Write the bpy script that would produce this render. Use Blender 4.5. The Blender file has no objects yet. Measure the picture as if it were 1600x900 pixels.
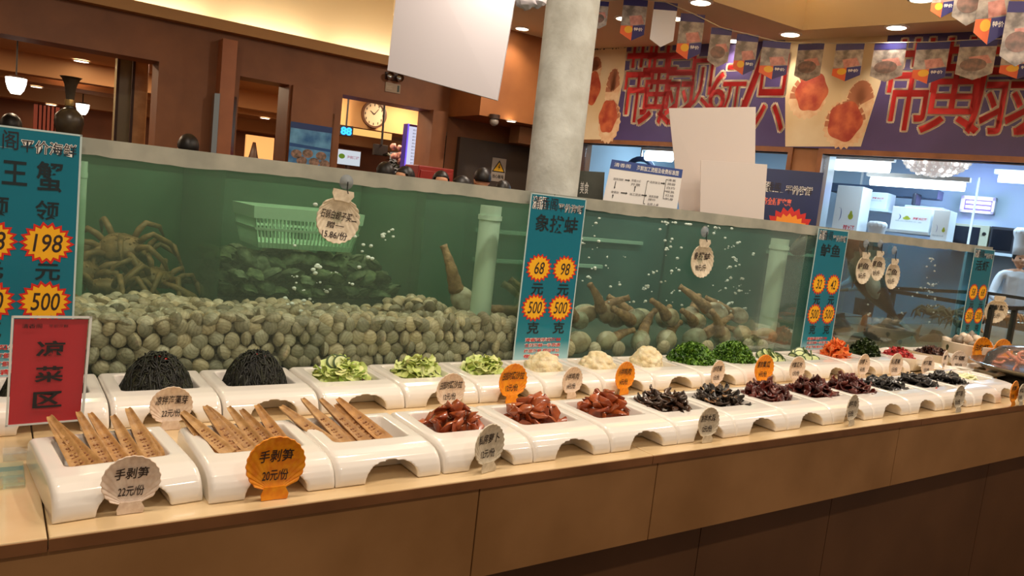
import bpy, bmesh, math, random
from mathutils import Vector, Matrix
from math import sin, cos, pi, radians, sqrt, atan2, hypot

random.seed(7)
SC = bpy.context.scene
COL = SC.collection

# ------------------------------------------------------------------ camera, world, light, exposure
F = 1195.0                                     # focal length in pixels of a 1600 x 900 frame
CZ = 1.44                                      # camera height above the floor


def _axes():
    vx = Vector((1730.0, 55.0, F)).normalized()
    vv = Vector((-1170.0, 10550.0, F)).normalized()
    vv = (vv - vx * vx.dot(vv)).normalized()
    z = -vv
    y = z.cross(vx)
    return vx, y, z


AX, AY, AZ = _axes()                           # world axes seen from the camera (x right, y down, z forward)
CAM = Vector((0, 0, CZ))


def ray(u, v):
    q = Vector((u - 800.0, v - 450.0, F))
    return Vector((AX.dot(q), AY.dot(q), AZ.dot(q)))


def atY(u, v, y):
    r = ray(u, v)
    return CAM + r * (y / r.y)


def atZ(u, v, z):
    r = ray(u, v)
    return CAM + r * ((z - CZ) / r.z)


def atD(u, v, d):
    return CAM + ray(u, v) * (d / F)


cam_data = bpy.data.cameras.new('camera')
cam_data.sensor_width = 36.0
cam_data.lens = 36.0 * F / 1600.0
cam_data.clip_start = 0.05
cam = bpy.data.objects.new('camera', cam_data)
COL.objects.link(cam)
right = Vector((AX.x, AY.x, AZ.x))
down = Vector((AX.y, AY.y, AZ.y))
fwd = Vector((AX.z, AY.z, AZ.z))
mw = Matrix.Identity(4)
for i in range(3):
    mw[i][0] = right[i]
    mw[i][1] = -down[i]
    mw[i][2] = -fwd[i]
mw.translation = CAM
cam.matrix_world = mw
SC.camera = cam

world = bpy.data.worlds.new('dining_hall')
SC.world = world
world.use_nodes = True
world.node_tree.nodes['Background'].inputs[0].default_value = (1.0, 0.80, 0.62, 1)
world.node_tree.nodes['Background'].inputs[1].default_value = 0.27

WARM = (1.0, 0.85, 0.69)
COOL = (0.62, 0.84, 1.0)


def lamp(name, kind, loc, power, color, size=0.12, target=None, sy=None, spot=None):
    d = bpy.data.lights.new(name, kind)
    d.energy = power
    d.color = color
    if kind == 'AREA':
        d.shape = 'DISK' if sy is None else 'RECTANGLE'
        d.size = size
        if sy is not None:
            d.size_y = sy
    else:
        d.shadow_soft_size = size
    if kind == 'SPOT':
        d.spot_size = spot or radians(100)
        d.spot_blend = 0.7
    o = bpy.data.objects.new(name, d)
    o.location = loc
    if target is not None:
        o.rotation_euler = (Vector(target) - Vector(loc)).to_track_quat('-Z', 'Y').to_euler()
    COL.objects.link(o)
    return o


# the ceiling downlights above the counter (above the frame), warm
for lx in (-0.3, 0.7, 1.7, 2.7, 3.7, 4.7):
    lamp('counter_downlight', 'AREA', (lx, 1.15, 3.25), 15, WARM, 0.13)
for lx in (0.2, 1.6, 3.0, 4.4):
    lamp('tank_downlight', 'AREA', (lx, 2.55, 3.25), 9, (1.0, 0.86, 0.66), 0.13)
for lx in (-0.4, 1.4, 3.2, 5.0):
    lamp('aisle_fill_light', 'AREA', (lx, -0.9, 3.25), 17, WARM, 0.13)  # added unseen fill that brightens the counter front and the standing cards
for lx, ly in ((0.5, 5.2), (3.0, 5.0), (4.6, 6.2)):
    lamp('hall_fill_light', 'AREA', (lx, ly, 3.25), 30, WARM, 0.13)  # unseen fill, added to brighten the brown left wall
SC.view_settings.view_transform = 'Standard'
SC.view_settings.look = 'None'
SC.view_settings.exposure = 0.0
SC.view_settings.gamma = 1.0
SC.view_settings.use_curve_mapping = False
SC.cycles.transparent_max_bounces = 24
SC.cycles.max_bounces = 8
SC.cycles.volume_bounces = 0
SC.cycles.caustics_reflective = False
SC.cycles.caustics_refractive = False
SC.cycles.sample_clamp_indirect = 3.0


# ------------------------------------------------------------------ materials
def lin(c):
    out = []
    for x in c[:3]:
        x = x / 255.0
        out.append(x / 12.92 if x <= 0.04045 else ((x + 0.055) / 1.055) ** 2.4)
    return (*out, 1.0)


MATS = {}


def mat(name, color, rough=0.5, color2=None, nscale=20.0, lo=0.35, hi=0.65, bump=0.0, bscale=60.0, metal=0.0, spec=0.5, coat=0.0,
        emit=None, estr=0.0, island=None, sss=0.0, rings=0.0):
    if name in MATS:
        return MATS[name]
    m = bpy.data.materials.new(name)
    m.use_nodes = True
    nt = m.node_tree
    b = nt.nodes['Principled BSDF']
    b.inputs['Base Color'].default_value = lin(color)
    b.inputs['Roughness'].default_value = rough
    b.inputs['Metallic'].default_value = metal
    b.inputs['Specular IOR Level'].default_value = spec
    b.inputs['Coat Weight'].default_value = coat
    b.inputs['Coat Roughness'].default_value = 0.08
    if sss:
        b.inputs['Subsurface Weight'].default_value = sss
        b.inputs['Subsurface Radius'].default_value = (0.02, 0.012, 0.006)
    tc = None
    src = None
    if color2 is not None or bump:
        tc = nt.nodes.new('ShaderNodeTexCoord')
    if color2 is not None:
        n = nt.nodes.new('ShaderNodeTexNoise')
        n.inputs['Scale'].default_value = nscale
        n.inputs['Detail'].default_value = 5
        nt.links.new(tc.outputs['Object'], n.inputs['Vector'])
        r = nt.nodes.new('ShaderNodeValToRGB')
        r.color_ramp.elements[0].position = lo
        r.color_ramp.elements[1].position = hi
        r.color_ramp.elements[0].color = lin(color)
        r.color_ramp.elements[1].color = lin(color2)
        nt.links.new(n.outputs['Fac'], r.inputs['Fac'])
        src = r.outputs['Color']
    if island is not None:                      # every loose piece / every copy its own shade
        g = nt.nodes.new('ShaderNodeNewGeometry')
        oi = nt.nodes.new('ShaderNodeObjectInfo')
        ad = nt.nodes.new('ShaderNodeMath')
        ad.operation = 'ADD'
        fr = nt.nodes.new('ShaderNodeMath')
        fr.operation = 'FRACT'
        nt.links.new(g.outputs['Random Per Island'], ad.inputs[0])
        nt.links.new(oi.outputs['Random'], ad.inputs[1])
        nt.links.new(ad.outputs[0], fr.inputs[0])
        r2 = nt.nodes.new('ShaderNodeValToRGB')
        els = r2.color_ramp.elements
        while len(els) < len(island):
            els.new(0.5)
        for k, c in enumerate(island):
            els[k].position = k / (len(island) - 1)
            els[k].color = lin(c)
        nt.links.new(fr.outputs[0], r2.inputs['Fac'])
        if src is None:
            src = r2.outputs['Color']
        else:
            mx = nt.nodes.new('ShaderNodeMixRGB')
            mx.blend_type = 'MULTIPLY'
            mx.inputs[0].default_value = 1.0
            nt.links.new(src, mx.inputs[1])
            nt.links.new(r2.outputs['Color'], mx.inputs[2])
            src = mx.outputs['Color']
    if rings:                                    # growth rings of a shell
        tr = nt.nodes.new('ShaderNodeTexCoord')
        wv = nt.nodes.new('ShaderNodeTexWave')
        wv.wave_type = 'RINGS'
        wv.rings_direction = 'SPHERICAL'
        wv.inputs['Scale'].default_value = rings
        wv.inputs['Distortion'].default_value = 2.0
        wv.inputs['Detail'].default_value = 2
        mp = nt.nodes.new('ShaderNodeMapping')
        mp.inputs['Location'].default_value = (0, 0, -0.014)
        rr = nt.nodes.new('ShaderNodeValToRGB')
        rr.color_ramp.elements[0].color = (0.50, 0.47, 0.42, 1)
        rr.color_ramp.elements[1].position = 0.45
        rr.color_ramp.elements[1].color = (1, 1, 1, 1)
        nt.links.new(tr.outputs['Object'], mp.inputs['Vector'])
        nt.links.new(mp.outputs['Vector'], wv.inputs['Vector'])
        nt.links.new(wv.outputs['Color'], rr.inputs['Fac'])
        m3 = nt.nodes.new('ShaderNodeMixRGB')
        m3.blend_type = 'MULTIPLY'
        m3.inputs[0].default_value = 0.42
        nt.links.new(src, m3.inputs[1])
        nt.links.new(rr.outputs['Color'], m3.inputs[2])
        src = m3.outputs['Color']
    if src is not None:
        nt.links.new(src, b.inputs['Base Color'])
    if bump:
        n2 = nt.nodes.new('ShaderNodeTexNoise')
        n2.inputs['Scale'].default_value = bscale
        n2.inputs['Detail'].default_value = 4
        nt.links.new(tc.outputs['Object'], n2.inputs['Vector'])
        bp = nt.nodes.new('ShaderNodeBump')
        bp.inputs['Strength'].default_value = bump
        bp.inputs['Distance'].default_value = 0.01
        nt.links.new(n2.outputs['Fac'], bp.inputs['Height'])
        nt.links.new(bp.outputs['Normal'], b.inputs['Normal'])
    if emit is not None:
        b.inputs['Emission Color'].default_value = lin(emit)
        b.inputs['Emission Strength'].default_value = estr
    MATS[name] = m
    return m


def glow(name, color, strength):
    if name in MATS:
        return MATS[name]
    m = bpy.data.materials.new(name)
    m.use_nodes = True
    nt = m.node_tree
    nt.nodes.remove(nt.nodes['Principled BSDF'])
    e = nt.nodes.new('ShaderNodeEmission')
    e.inputs[0].default_value = (*color, 1)
    e.inputs[1].default_value = strength
    nt.links.new(e.outputs[0], nt.nodes['Material Output'].inputs['Surface'])
    MATS[name] = m
    return m


def glass(name, tint, film=(0.5, 0.6, 0.55), film_fac=0.0, gloss=0.05):
    """Thin pane: tinted see-through, a little mirror, and a film of dirt."""
    if name in MATS:
        return MATS[name]
    m = bpy.data.materials.new(name)
    m.use_nodes = True
    nt = m.node_tree
    nt.nodes.remove(nt.nodes['Principled BSDF'])
    t = nt.nodes.new('ShaderNodeBsdfTransparent')
    t.inputs[0].default_value = (*tint, 1)
    g = nt.nodes.new('ShaderNodeBsdfGlossy')
    g.inputs['Roughness'].default_value = 0.03
    g.inputs[0].default_value = (1, 1, 1, 1)
    mx = nt.nodes.new('ShaderNodeMixShader')
    lw = nt.nodes.new('ShaderNodeLayerWeight')
    lw.inputs['Blend'].default_value = 0.2
    ml = nt.nodes.new('ShaderNodeMath')
    ml.operation = 'MULTIPLY'
    ml.inputs[1].default_value = gloss
    nt.links.new(lw.outputs['Fresnel'], ml.inputs[0])
    nt.links.new(ml.outputs[0], mx.inputs[0])
    nt.links.new(t.outputs[0], mx.inputs[1])
    nt.links.new(g.outputs[0], mx.inputs[2])
    last = mx
    if film_fac:
        d = nt.nodes.new('ShaderNodeBsdfDiffuse')
        d.inputs[0].default_value = (*film, 1)
        m2 = nt.nodes.new('ShaderNodeMixShader')
        tc = nt.nodes.new('ShaderNodeTexCoord')
        n = nt.nodes.new('ShaderNodeTexNoise')
        n.inputs['Scale'].default_value = 3.0
        n.inputs['Detail'].default_value = 6
        mr = nt.nodes.new('ShaderNodeMapRange')
        mr.inputs['From Min'].default_value = 0.3
        mr.inputs['From Max'].default_value = 0.7
        mr.inputs['To Min'].default_value = film_fac * 0.6
        mr.inputs['To Max'].default_value = film_fac * 1.4
        nt.links.new(tc.outputs['Object'], n.inputs['Vector'])
        nt.links.new(n.outputs['Fac'], mr.inputs['Value'])
        nt.links.new(mr.outputs[0], m2.inputs[0])
        nt.links.new(mx.outputs[0], m2.inputs[1])
        nt.links.new(d.outputs[0], m2.inputs[2])
        last = m2
    nt.links.new(last.outputs[0], nt.nodes['Material Output'].inputs['Surface'])
    MATS[name] = m
    return m


def water(name, absorb, adens, scatter, sdens):
    m = bpy.data.materials.new(name)
    m.use_nodes = True
    nt = m.node_tree
    nt.nodes.remove(nt.nodes['Principled BSDF'])
    t = nt.nodes.new('ShaderNodeBsdfTransparent')
    t.inputs[0].default_value = (0.99, 1, 0.99, 1)
    nt.links.new(t.outputs[0], nt.nodes['Material Output'].inputs['Surface'])
    a = nt.nodes.new('ShaderNodeVolumeAbsorption')
    a.inputs['Color'].default_value = (*absorb, 1)
    a.inputs['Density'].default_value = adens
    out = a
    if sdens:
        s = nt.nodes.new('ShaderNodeVolumeScatter')
        s.inputs['Color'].default_value = (*scatter, 1)
        s.inputs['Density'].default_value = sdens
        ad = nt.nodes.new('ShaderNodeAddShader')
        nt.links.new(a.outputs[0], ad.inputs[0])
        nt.links.new(s.outputs[0], ad.inputs[1])
        out = ad
    nt.links.new(out.outputs[0], nt.nodes['Material Output'].inputs['Volume'])
    MATS[name] = m
    return m


# ------------------------------------------------------------------ mesh helpers
class G:
    def __init__(self):
        self.v = []
        self.f = []

    def add(self, vs, fs, m=None):
        b = len(self.v)
        if m is not None:
            vs = [m @ Vector(p) for p in vs]
        self.v.extend(tuple(p) for p in vs)
        self.f.extend(tuple(b + i for i in f) for f in fs)
        return self

    def box(self, x0, x1, y0, y1, z0, z1, m=None):
        return self.add([(x0, y0, z0), (x1, y0, z0), (x1, y1, z0), (x0, y1, z0), (x0, y0, z1), (x1, y0, z1), (x1, y1, z1), (x0, y1, z1)],
                        [(0, 3, 2, 1), (4, 5, 6, 7), (0, 1, 5, 4), (1, 2, 6, 5), (2, 3, 7, 6), (3, 0, 4, 7)], m)

    def tube(self, path, rad, n=8, m=None, cap=True, flat=1.0):
        path = [Vector(p) for p in path]
        k = len(path)
        rr = rad if isinstance(rad, (list, tuple)) else [rad] * k
        vs, fs = [], []
        up = None
        for i in range(k):
            d = (path[min(i + 1, k - 1)] - path[max(i - 1, 0)])
            d = d.normalized() if d.length > 1e-9 else Vector((0, 0, 1))
            if up is None:
                up = Vector((0, 0, 1)) if abs(d.z) < 0.9 else Vector((0, 1, 0))
            a = d.cross(up)
            a = a.normalized() if a.length > 1e-6 else d.orthogonal().normalized()
            b = a.cross(d).normalized()
            up = b
            for j in range(n):
                t = 2 * pi * j / n
                vs.append(path[i] + a * (cos(t) * rr[i]) + b * (sin(t) * rr[i] * flat))
        for i in range(k - 1):
            for j in range(n):
                fs.append((i * n + j, i * n + (j + 1) % n, (i + 1) * n + (j + 1) % n, (i + 1) * n + j))
        if cap:
            fs.append(tuple(range(n - 1, -1, -1)))
            fs.append(tuple((k - 1) * n + j for j in range(n)))
        return self.add(vs, fs, m)

    def lathe(self, prof, n=32, m=None, cap=True):
        vs, fs = [], []
        k = len(prof)
        for r, z in prof:
            for j in range(n):
                t = 2 * pi * j / n
                vs.append((r * cos(t), r * sin(t), z))
        for i in range(k - 1):
            for j in range(n):
                fs.append((i * n + j, i * n + (j + 1) % n, (i + 1) * n + (j + 1) % n, (i + 1) * n + j))
        if cap:
            fs.append(tuple(range(n - 1, -1, -1)))
            fs.append(tuple((k - 1) * n + j for j in range(n)))
        return self.add(vs, fs, m)

    def blob(self, c, r, seg=10, ring=7, jit=0.0, m=None, rnd=random):
        vs, fs = [], []
        rx, ry, rz = r if isinstance(r, (tuple, list)) else (r, r, r)
        for i in range(1, ring):
            p = pi * i / ring
            for j in range(seg):
                t = 2 * pi * j / seg
                k = 1 + rnd.uniform(-jit, jit)
                vs.append((c[0] + rx * sin(p) * cos(t) * k, c[1] + ry * sin(p) * sin(t) * k, c[2] + rz * cos(p) * k))
        top = len(vs)
        vs.append((c[0], c[1], c[2] + rz))
        vs.append((c[0], c[1], c[2] - rz))
        for i in range(ring - 2):
            for j in range(seg):
                fs.append((i * seg + j, (i + 1) * seg + j, (i + 1) * seg + (j + 1) % seg, i * seg + (j + 1) % seg))
        for j in range(seg):
            fs.append((top, j, (j + 1) % seg))
            fs.append((top + 1, (ring - 2) * seg + (j + 1) % seg, (ring - 2) * seg + j))
        return self.add(vs, fs, m)

    def prism(self, poly, lo, hi):
        """poly: list of 3-D points of one face; lo / hi: offset vectors of the two faces"""
        n = len(poly)
        vs = [Vector(p) + lo for p in poly] + [Vector(p) + hi for p in poly]
        fs = [tuple(range(n - 1, -1, -1)), tuple(range(n, 2 * n))]
        for i in range(n):
            j = (i + 1) % n
            fs.append((i, j, n + j, n + i))
        return self.add(vs, fs)


def org(o):
    p = Vector((0, 0, 0))
    while o is not None:
        p += o.location
        o = o.parent
    return p


def link_mesh(name, me, m, parent=None):
    o = bpy.data.objects.new(name, me)
    COL.objects.link(o)
    if m is not None:
        me.materials.clear()
        for x in (m if isinstance(m, (list, tuple)) else [m]):
            me.materials.append(x)
    if parent is not None:
        o.parent = parent
    return o


def part(name, g, m, parent=None, smooth=False, bev=0.0, seg=2, local=False, label=None):
    """One mesh object. The vertices are in world space; they are moved into the parent's space (parents are never turned at build time)."""
    off = org(parent) if (parent is not None and not local) else Vector((0, 0, 0))
    me = bpy.data.meshes.new(name)
    me.from_pydata([tuple(Vector(p) - off) for p in g.v], [], g.f)
    me.update()
    if smooth:
        me.shade_smooth()
        if smooth is not True:
            me.set_sharp_from_angle(angle=radians(smooth))
    o = link_mesh(name, me, m, parent)
    if bev:
        b = o.modifiers.new('bevel', 'BEVEL')
        b.width = bev
        b.segments = seg
        b.limit_method = 'ANGLE'
        b.angle_limit = radians(40)
    if label:
        o['label'] = label
    return o


def tag(o, label, cat, group=None, kind=None):
    o['label'] = label
    o['category'] = cat
    if group:
        o['group'] = group
    if kind:
        o['kind'] = kind
    return o


def thing(name, label, cat, loc=(0, 0, 0), group=None):
    o = bpy.data.objects.new(name, None)
    o.empty_display_size = 0.05
    o.location = loc
    COL.objects.link(o)
    return tag(o, label, cat, group)


def struct(name, g, m, smooth=False, parent=None, bev=0.0):
    o = part(name, g, m, parent, smooth, bev)
    if parent is None:
        o['kind'] = 'structure'
    return o


def dup(root, loc, rot=None, label=None, group=None, scale=None, mats=None):
    r = root.copy()
    COL.objects.link(r)
    r.location = loc
    if rot is not None:
        r.rotation_euler = rot
    if scale is not None:
        r.scale = scale if isinstance(scale, (tuple, list)) else (scale,) * 3
    if label:
        r['label'] = label
    if group:
        r['group'] = group
    for ch in list(root.children):
        c = ch.copy()
        COL.objects.link(c)
        c.parent = r
        for gch in ch.children:
            d = gch.copy()
            COL.objects.link(d)
            d.parent = c
    return r


def evaluated(o, name):
    """The object's mesh with its modifiers applied, as a new mesh; the object goes away."""
    bpy.context.view_layer.update()
    dg = bpy.context.evaluated_depsgraph_get()
    me = bpy.data.meshes.new_from_object(o.evaluated_get(dg))
    me.name = name
    old = o.data
    bpy.data.objects.remove(o)
    bpy.data.meshes.remove(old)
    return me


_TXT = {}


def text_mesh(body, bold=0.0):
    key = (body, round(bold, 4))
    if key not in _TXT:
        c = bpy.data.curves.new('lettering', 'FONT')
        c.body = body
        c.size = 1.0
        c.resolution_u = 3
        c.offset = bold
        o = bpy.data.objects.new('lettering', c)
        COL.objects.link(o)
        bpy.context.view_layer.update()
        dg = bpy.context.evaluated_depsgraph_get()
        me = bpy.data.meshes.new_from_object(o.evaluated_get(dg))
        vs = [v.co.copy() for v in me.vertices]
        fs = [tuple(p.vertices) for p in me.polygons]
        bpy.data.objects.remove(o)
        bpy.data.meshes.remove(me)
        bpy.data.curves.remove(c)
        xs = [p.x for p in vs]
        ys = [p.y for p in vs]
        x0, x1, y0, y1 = min(xs) + bold, max(xs) - bold, min(ys) + bold, max(ys) - bold
        _TXT[key] = ([((p.x - x0) / (x1 - x0), (y1 - p.y) / (y1 - y0)) for p in vs], fs)
    return _TXT[key]


class Quad:
    """A flat board given by its corners (top left, top right, bottom right, bottom left); u runs right, v runs down, both 0..1."""

    def __init__(self, tl, tr, br, bl):
        self.c = [Vector(tl), Vector(tr), Vector(br), Vector(bl)]
        a = (self.c[1] + self.c[2] - self.c[0] - self.c[3])
        b = (self.c[3] + self.c[2] - self.c[0] - self.c[1])
        self.n = b.cross(a).normalized()        # towards whoever reads the board
        if self.n.dot(CAM - self.c[0]) < 0:
            self.n = -self.n

    def P(self, u, v, off=0.0):
        tl, tr, br, bl = self.c
        return (tl * (1 - u) + tr * u) * (1 - v) + (bl * (1 - u) + br * u) * v + self.n * off

    def board(self, g, thick, off=0.0, uv=((0, 0), (1, 0), (1, 1), (0, 1))):
        return g.prism([self.P(u, v) for u, v in uv], self.n * (off - thick), self.n * off)

    def flat(self, g, uv, off=0.001):
        return g.add([self.P(u, v, off) for u, v in uv], [tuple(range(len(uv)))])

    def text(self, g, body, u0, v0, u1, v1, off=0.0015, bold=0.0, shear=0.0):
        vs, fs = text_mesh(body, bold)
        return g.add([self.P(u0 + (u1 - u0) * a + shear * (1 - b), v0 + (v1 - v0) * b, off) for a, b in vs], fs)

    def burst(self, g, cu, cv, ru, rv, n=18, inner=0.78, off=0.001, rnd=None):
        uv = []
        for k in range(2 * n):
            t = pi * k / n
            s = 1.0 if k % 2 == 0 else inner
            uv.append((cu + ru * s * cos(t), cv + rv * s * sin(t)))
        b = len(g.v)
        g.v.append(tuple(self.P(cu, cv, off)))
        g.v.extend(tuple(self.P(a, c, off)) for a, c in uv)
        for k in range(2 * n):
            g.f.append((b, b + 1 + k, b + 1 + (k + 1) % (2 * n)))
        return g

    def oval(self, g, cu, cv, ru, rv, n=24, off=0.001):
        return self.flat(g, [(cu + ru * cos(2 * pi * k / n), cv + rv * sin(2 * pi * k / n)) for k in range(n)], off)


# wall on the right: turned from the tank's axes; L(s, n, z): s along the wall to the right, n into the kitchen
WP = atD(1250, 233, 7.5)
WD = Vector((0.287, -0.958, 0)).normalized()
WN = Vector((-WD.y, WD.x, 0))


def atN(u, v, n):
    r = ray(u, v)
    return CAM + r * ((n - (CAM - WP).dot(WN)) / r.dot(WN))


def Ls(p):
    return (p - WP).dot(WD)


def L(s, n, z):
    p = WP + WD * s + WN * n
    return Vector((p.x, p.y, z))


MW = Matrix(((WD.x, WN.x, 0, WP.x), (WD.y, WN.y, 0, WP.y), (0, 0, 1, 0), (0, 0, 0, 1)))

# ------------------------------------------------------------------ the hall: floor, walls, ceilings
M_BROWN = mat('brown_panel', (146, 92, 54), 0.55, (130, 80, 46), 3.0)
M_BROWN2 = mat('brown_column', (172, 106, 66), 0.5, (156, 94, 58), 3.0)
M_DARKB = mat('dark_brown', (62, 38, 26), 0.5)
M_CREAM = mat('cream_plaster', (236, 216, 176), 0.8)
M_SOFFIT = mat('soffit_plaster', (232, 214, 182), 0.85)
M_TRAY = mat('tray_plaster', (238, 206, 152), 0.85)
M_FLOOR = mat('floor_tile', (95, 66, 44), 0.25, (80, 54, 36), 2.0)
M_WOODTRIM = mat('wood_trim', (150, 96, 56), 0.45, (128, 80, 46), 8.0)
M_MIRROR = mat('mirror_metal', (190, 200, 205), 0.18, metal=1.0)
M_BRASS = mat('brushed_brass', (196, 160, 100), 0.3, metal=1.0)
M_LAMPGLOW = glow('lamp_glow', (1.0, 0.85, 0.62), 9.0)
M_TUBE = glow('tube_glow', (0.85, 0.95, 1.0), 6.0)
M_WHITE = mat('white_paint', (238, 236, 232), 0.5)
M_BLACK = mat('black_ink', (22, 18, 18), 0.6)
M_INK = mat('marker_ink', (44, 28, 22), 0.6)

g = G().box(-7, 10.5, -2.0, 16, -0.1, 0)
struct('floor', g, M_FLOOR)

YW = 8.0
ZL = 2.37                                       # heads of the doorways
ZC = 2.75                                       # lower edge of the lit cove


def wx(u, v=150):
    return atY(u, v, YW).x


d1r, d2l, d2r, d3l, d3r = wx(248, 110), wx(373, 150), wx(451, 150), wx(533, 180), wx(674, 190)
g = G()
for a, b in ((-7.0, -1.6), (d1r, d2l), (d2r, d3l), (d3r, 5.9)):
    g.box(a, b, YW, YW + 0.35, 0, ZL)
g.box(-7, 5.9, YW, YW + 0.35, ZL, ZC)
struct('wall_left', g, M_BROWN)
g = G().box(-7, 5.9, YW - 0.12, YW + 0.05, ZC, ZC + 0.10)
struct('trim_1', g, mat('cove_lip', (190, 146, 96), 0.7))
g = G().box(-7, 5.9, YW + 0.05, YW + 0.62, ZC - 0.02, ZC + 0.02)
g.box(-7, 5.9, YW + 0.6, YW + 0.7, ZC, 4.6)
g.box(-7, 4.4, -2.0, YW + 0.7, 4.6, 4.7)
struct('wall_cove', g, M_CREAM)
for k in range(7):
    x0 = -2.6 + 1.15 * k
    t = tag(part('cove_light', G().tube([(x0, YW + 0.3, ZC + 0.05), (x0 + 0.95, YW + 0.3, ZC + 0.05)], 0.018, 10), M_LAMPGLOW), 'long lamp lying in the lit ceiling cove above the brown wall', 'light', 'cove lamps')
    lamp('cove_glow', 'AREA', (x0 + 0.5, YW + 0.47, ZC + 0.07), 5.0, (1.0, 0.88, 0.70), 0.95, (x0 + 0.5, YW + 0.50, 4.5), sy=0.04)

# columns with chamfered mirror strips
def column(u0, u1, y, name, label, mir):
    a, b = atY(u0, 180, y).x, atY(u1, 180, y).x
    t = thing(name, label, 'column', ((a + b) / 2, y, 0), 'columns along the left wall')
    part('shaft', G().box(a, b, y, YW - 0.001, 0, ZL + 0.30 if y < YW - 0.15 else ZL), M_BROWN2 if y < YW - 0.15 else M_BROWN, t)
    for s, x in zip(mir, (a, b)):
        if s:
            w = 0.04
            x0, x1 = (x - w, x) if x == a else (x, x + w)
            part('mirror_strip', G().prism([(x0, y + 0.02, 0.0), (x1, y - 0.02 if x == a else y + 0.05, 0.0), (x1, y + 0.10, 0.0), (x0, y + 0.10, 0.0)], Vector((0, 0, 0)), Vector((0, 0, 2.15))), M_MIRROR, t)
    return t


column(341, 364, YW - 0.18, 'mirror_trimmed_column', 'light brown column with two mirror strips left of the narrow doorway', (1, 1))
column(455, 520, YW - 0.06, 'mirror_trimmed_column', 'brown wall pier carrying the seafood poster, one mirror strip', (0, 1))
column(677, 700, YW - 0.10, 'mirror_trimmed_column', 'brown pier right of the clock doorway', (0, 1))

# brown bulkhead in the corner and the dark niche under it
bx0, bx1 = atY(752, 150, 7.3).x, 6.3
g = G().box(bx0, bx1, 7.3, YW, 2.33, 3.45)
struct('wall_bulkhead', g, mat('bulkhead_wood', (168, 106, 58), 0.5, (150, 92, 50), 2.5))
g = G().box(atY(720, 230, 7.9).x, atY(838, 230, 7.9).x, 7.93, 8.0, 0.0, atY(722, 214, 7.93).z)
struct('door_1', g, mat('dark_door', (70, 58, 48), 0.5))
g = G().box(bx0 + 0.72, 6.2, 7.55, 7.75, atY(800, 222, 7.6).z, 2.32)
struct('trim_2', g, mat('duct_panel', (150, 104, 66), 0.6))

# the second room behind the doorways
g = G().box(-7, 6.5, 14.0, 14.2, 0, 3)
struct('wall_back', g, mat('back_brown', (150, 92, 58), 0.6, (120, 72, 46), 1.5))
g = G().box(-7, 6.5, YW + 0.7, 14.2, 2.62, 2.75)
g.box(-7, 6.5, 11.7, 12.0, 2.36, 2.62)
g.box(-7, 6.5, 12.1, 13.0, 2.3, 2.62)
g.box(-7, 6.5, 13.5, 14.0, 2.13, 2.62)
struct('ceiling_back', g, mat('back_ceiling', (200, 150, 104), 0.8))
for lx, ly in ((-0.6, 10.2), (0.9, 12.2), (2.2, 10.0), (4.2, 10.0), (2.8, 12.3), (-3, 10.5), (0.4, 9.2), (3.3, 8.95), (4.5, 8.9), (1.4, 10.8)):
    lamp('back_room_light', 'AREA', (lx, ly, 2.60), 26, (1.0, 0.72, 0.46), 0.3)

# soffit ring and tray over the right half
ZS = CZ + 1.86
hole = [(5.05, 4.71), (6.19, 4.65), (6.62, 2.9), (6.3, 0.9), (4.2, 1.4), (3.1, 4.1)]
outer = [(3.6, 8.0), (5.86, 7.98), (6.0, 6.55), (6.9, 5.0), (8.4, -1.5), (1.6, -1.5), (2.2, 4.6)]


def slab_with_hole(outer, hole, z0, z1):
    bm = bmesh.new()
    es = []
    for lp in (outer, hole):
        vs = [bm.verts.new((x, y, z0)) for x, y in lp]
        es += [bm.edges.new((vs[i], vs[(i + 1) % len(vs)])) for i in range(len(vs))]
    bmesh.ops.triangle_fill(bm, use_beauty=True, edges=es)
    geom = list(bm.faces)
    r = bmesh.ops.extrude_face_region(bm, geom=geom)
    for e in r['geom']:
        if isinstance(e, bmesh.types.BMVert):
            e.co.z = z1
    bmesh.ops.recalc_face_normals(bm, faces=bm.faces)
    gg = G()
    gg.v = [tuple(v.co) for v in bm.verts]
    bm.verts.index_update()
    gg.f = [tuple(v.index for v in f.verts) for f in bm.faces]
    bm.free()
    return gg


struct('ceiling_soffit', slab_with_hole(outer, hole, ZS, ZS + 0.3), M_SOFFIT)
g = G().box(1.5, 8.6, -1.6, 8.0, ZS + 0.5, ZS + 0.6)
struct('ceiling_tray', g, M_TRAY)
for i in range(len(hole)):                       # the tray's own cove lamps, lying on the soffit round the hole
    a, b = Vector((*hole[i], ZS + 0.34)), Vector((*hole[(i + 1) % len(hole)], ZS + 0.34))
    m_ = (a + b) / 2
    c_ = Vector((5.2, 3.2, ZS + 0.34))
    d_ = (b - a).normalized()
    out_ = Vector((d_.y, -d_.x, 0))
    if out_.dot(m_ - c_) < 0:
        out_ = -out_
    a, b = a + out_ * 0.10, b + out_ * 0.10
    tag(part('tray_cove_light', G().tube([a + d_ * .1, b - d_ * .1], 0.015, 8), M_LAMPGLOW), 'long lamp hidden on the soffit around the ceiling tray', 'light', 'tray cove lamps')
    q_ = (a + b) / 2
    lo_ = lamp('tray_glow', 'AREA', (q_.x, q_.y, ZS + 0.37), 9 * (b - a).length, (1.0, 0.82, 0.58), (b - a).length, None, sy=0.04)
    lo_.rotation_euler = Matrix((d_, out_.cross(Vector((0, 0, 0))) if False else -Vector((0, 0, 1)).cross(d_), Vector((0, 0, -1)))).transposed().to_euler()

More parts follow.
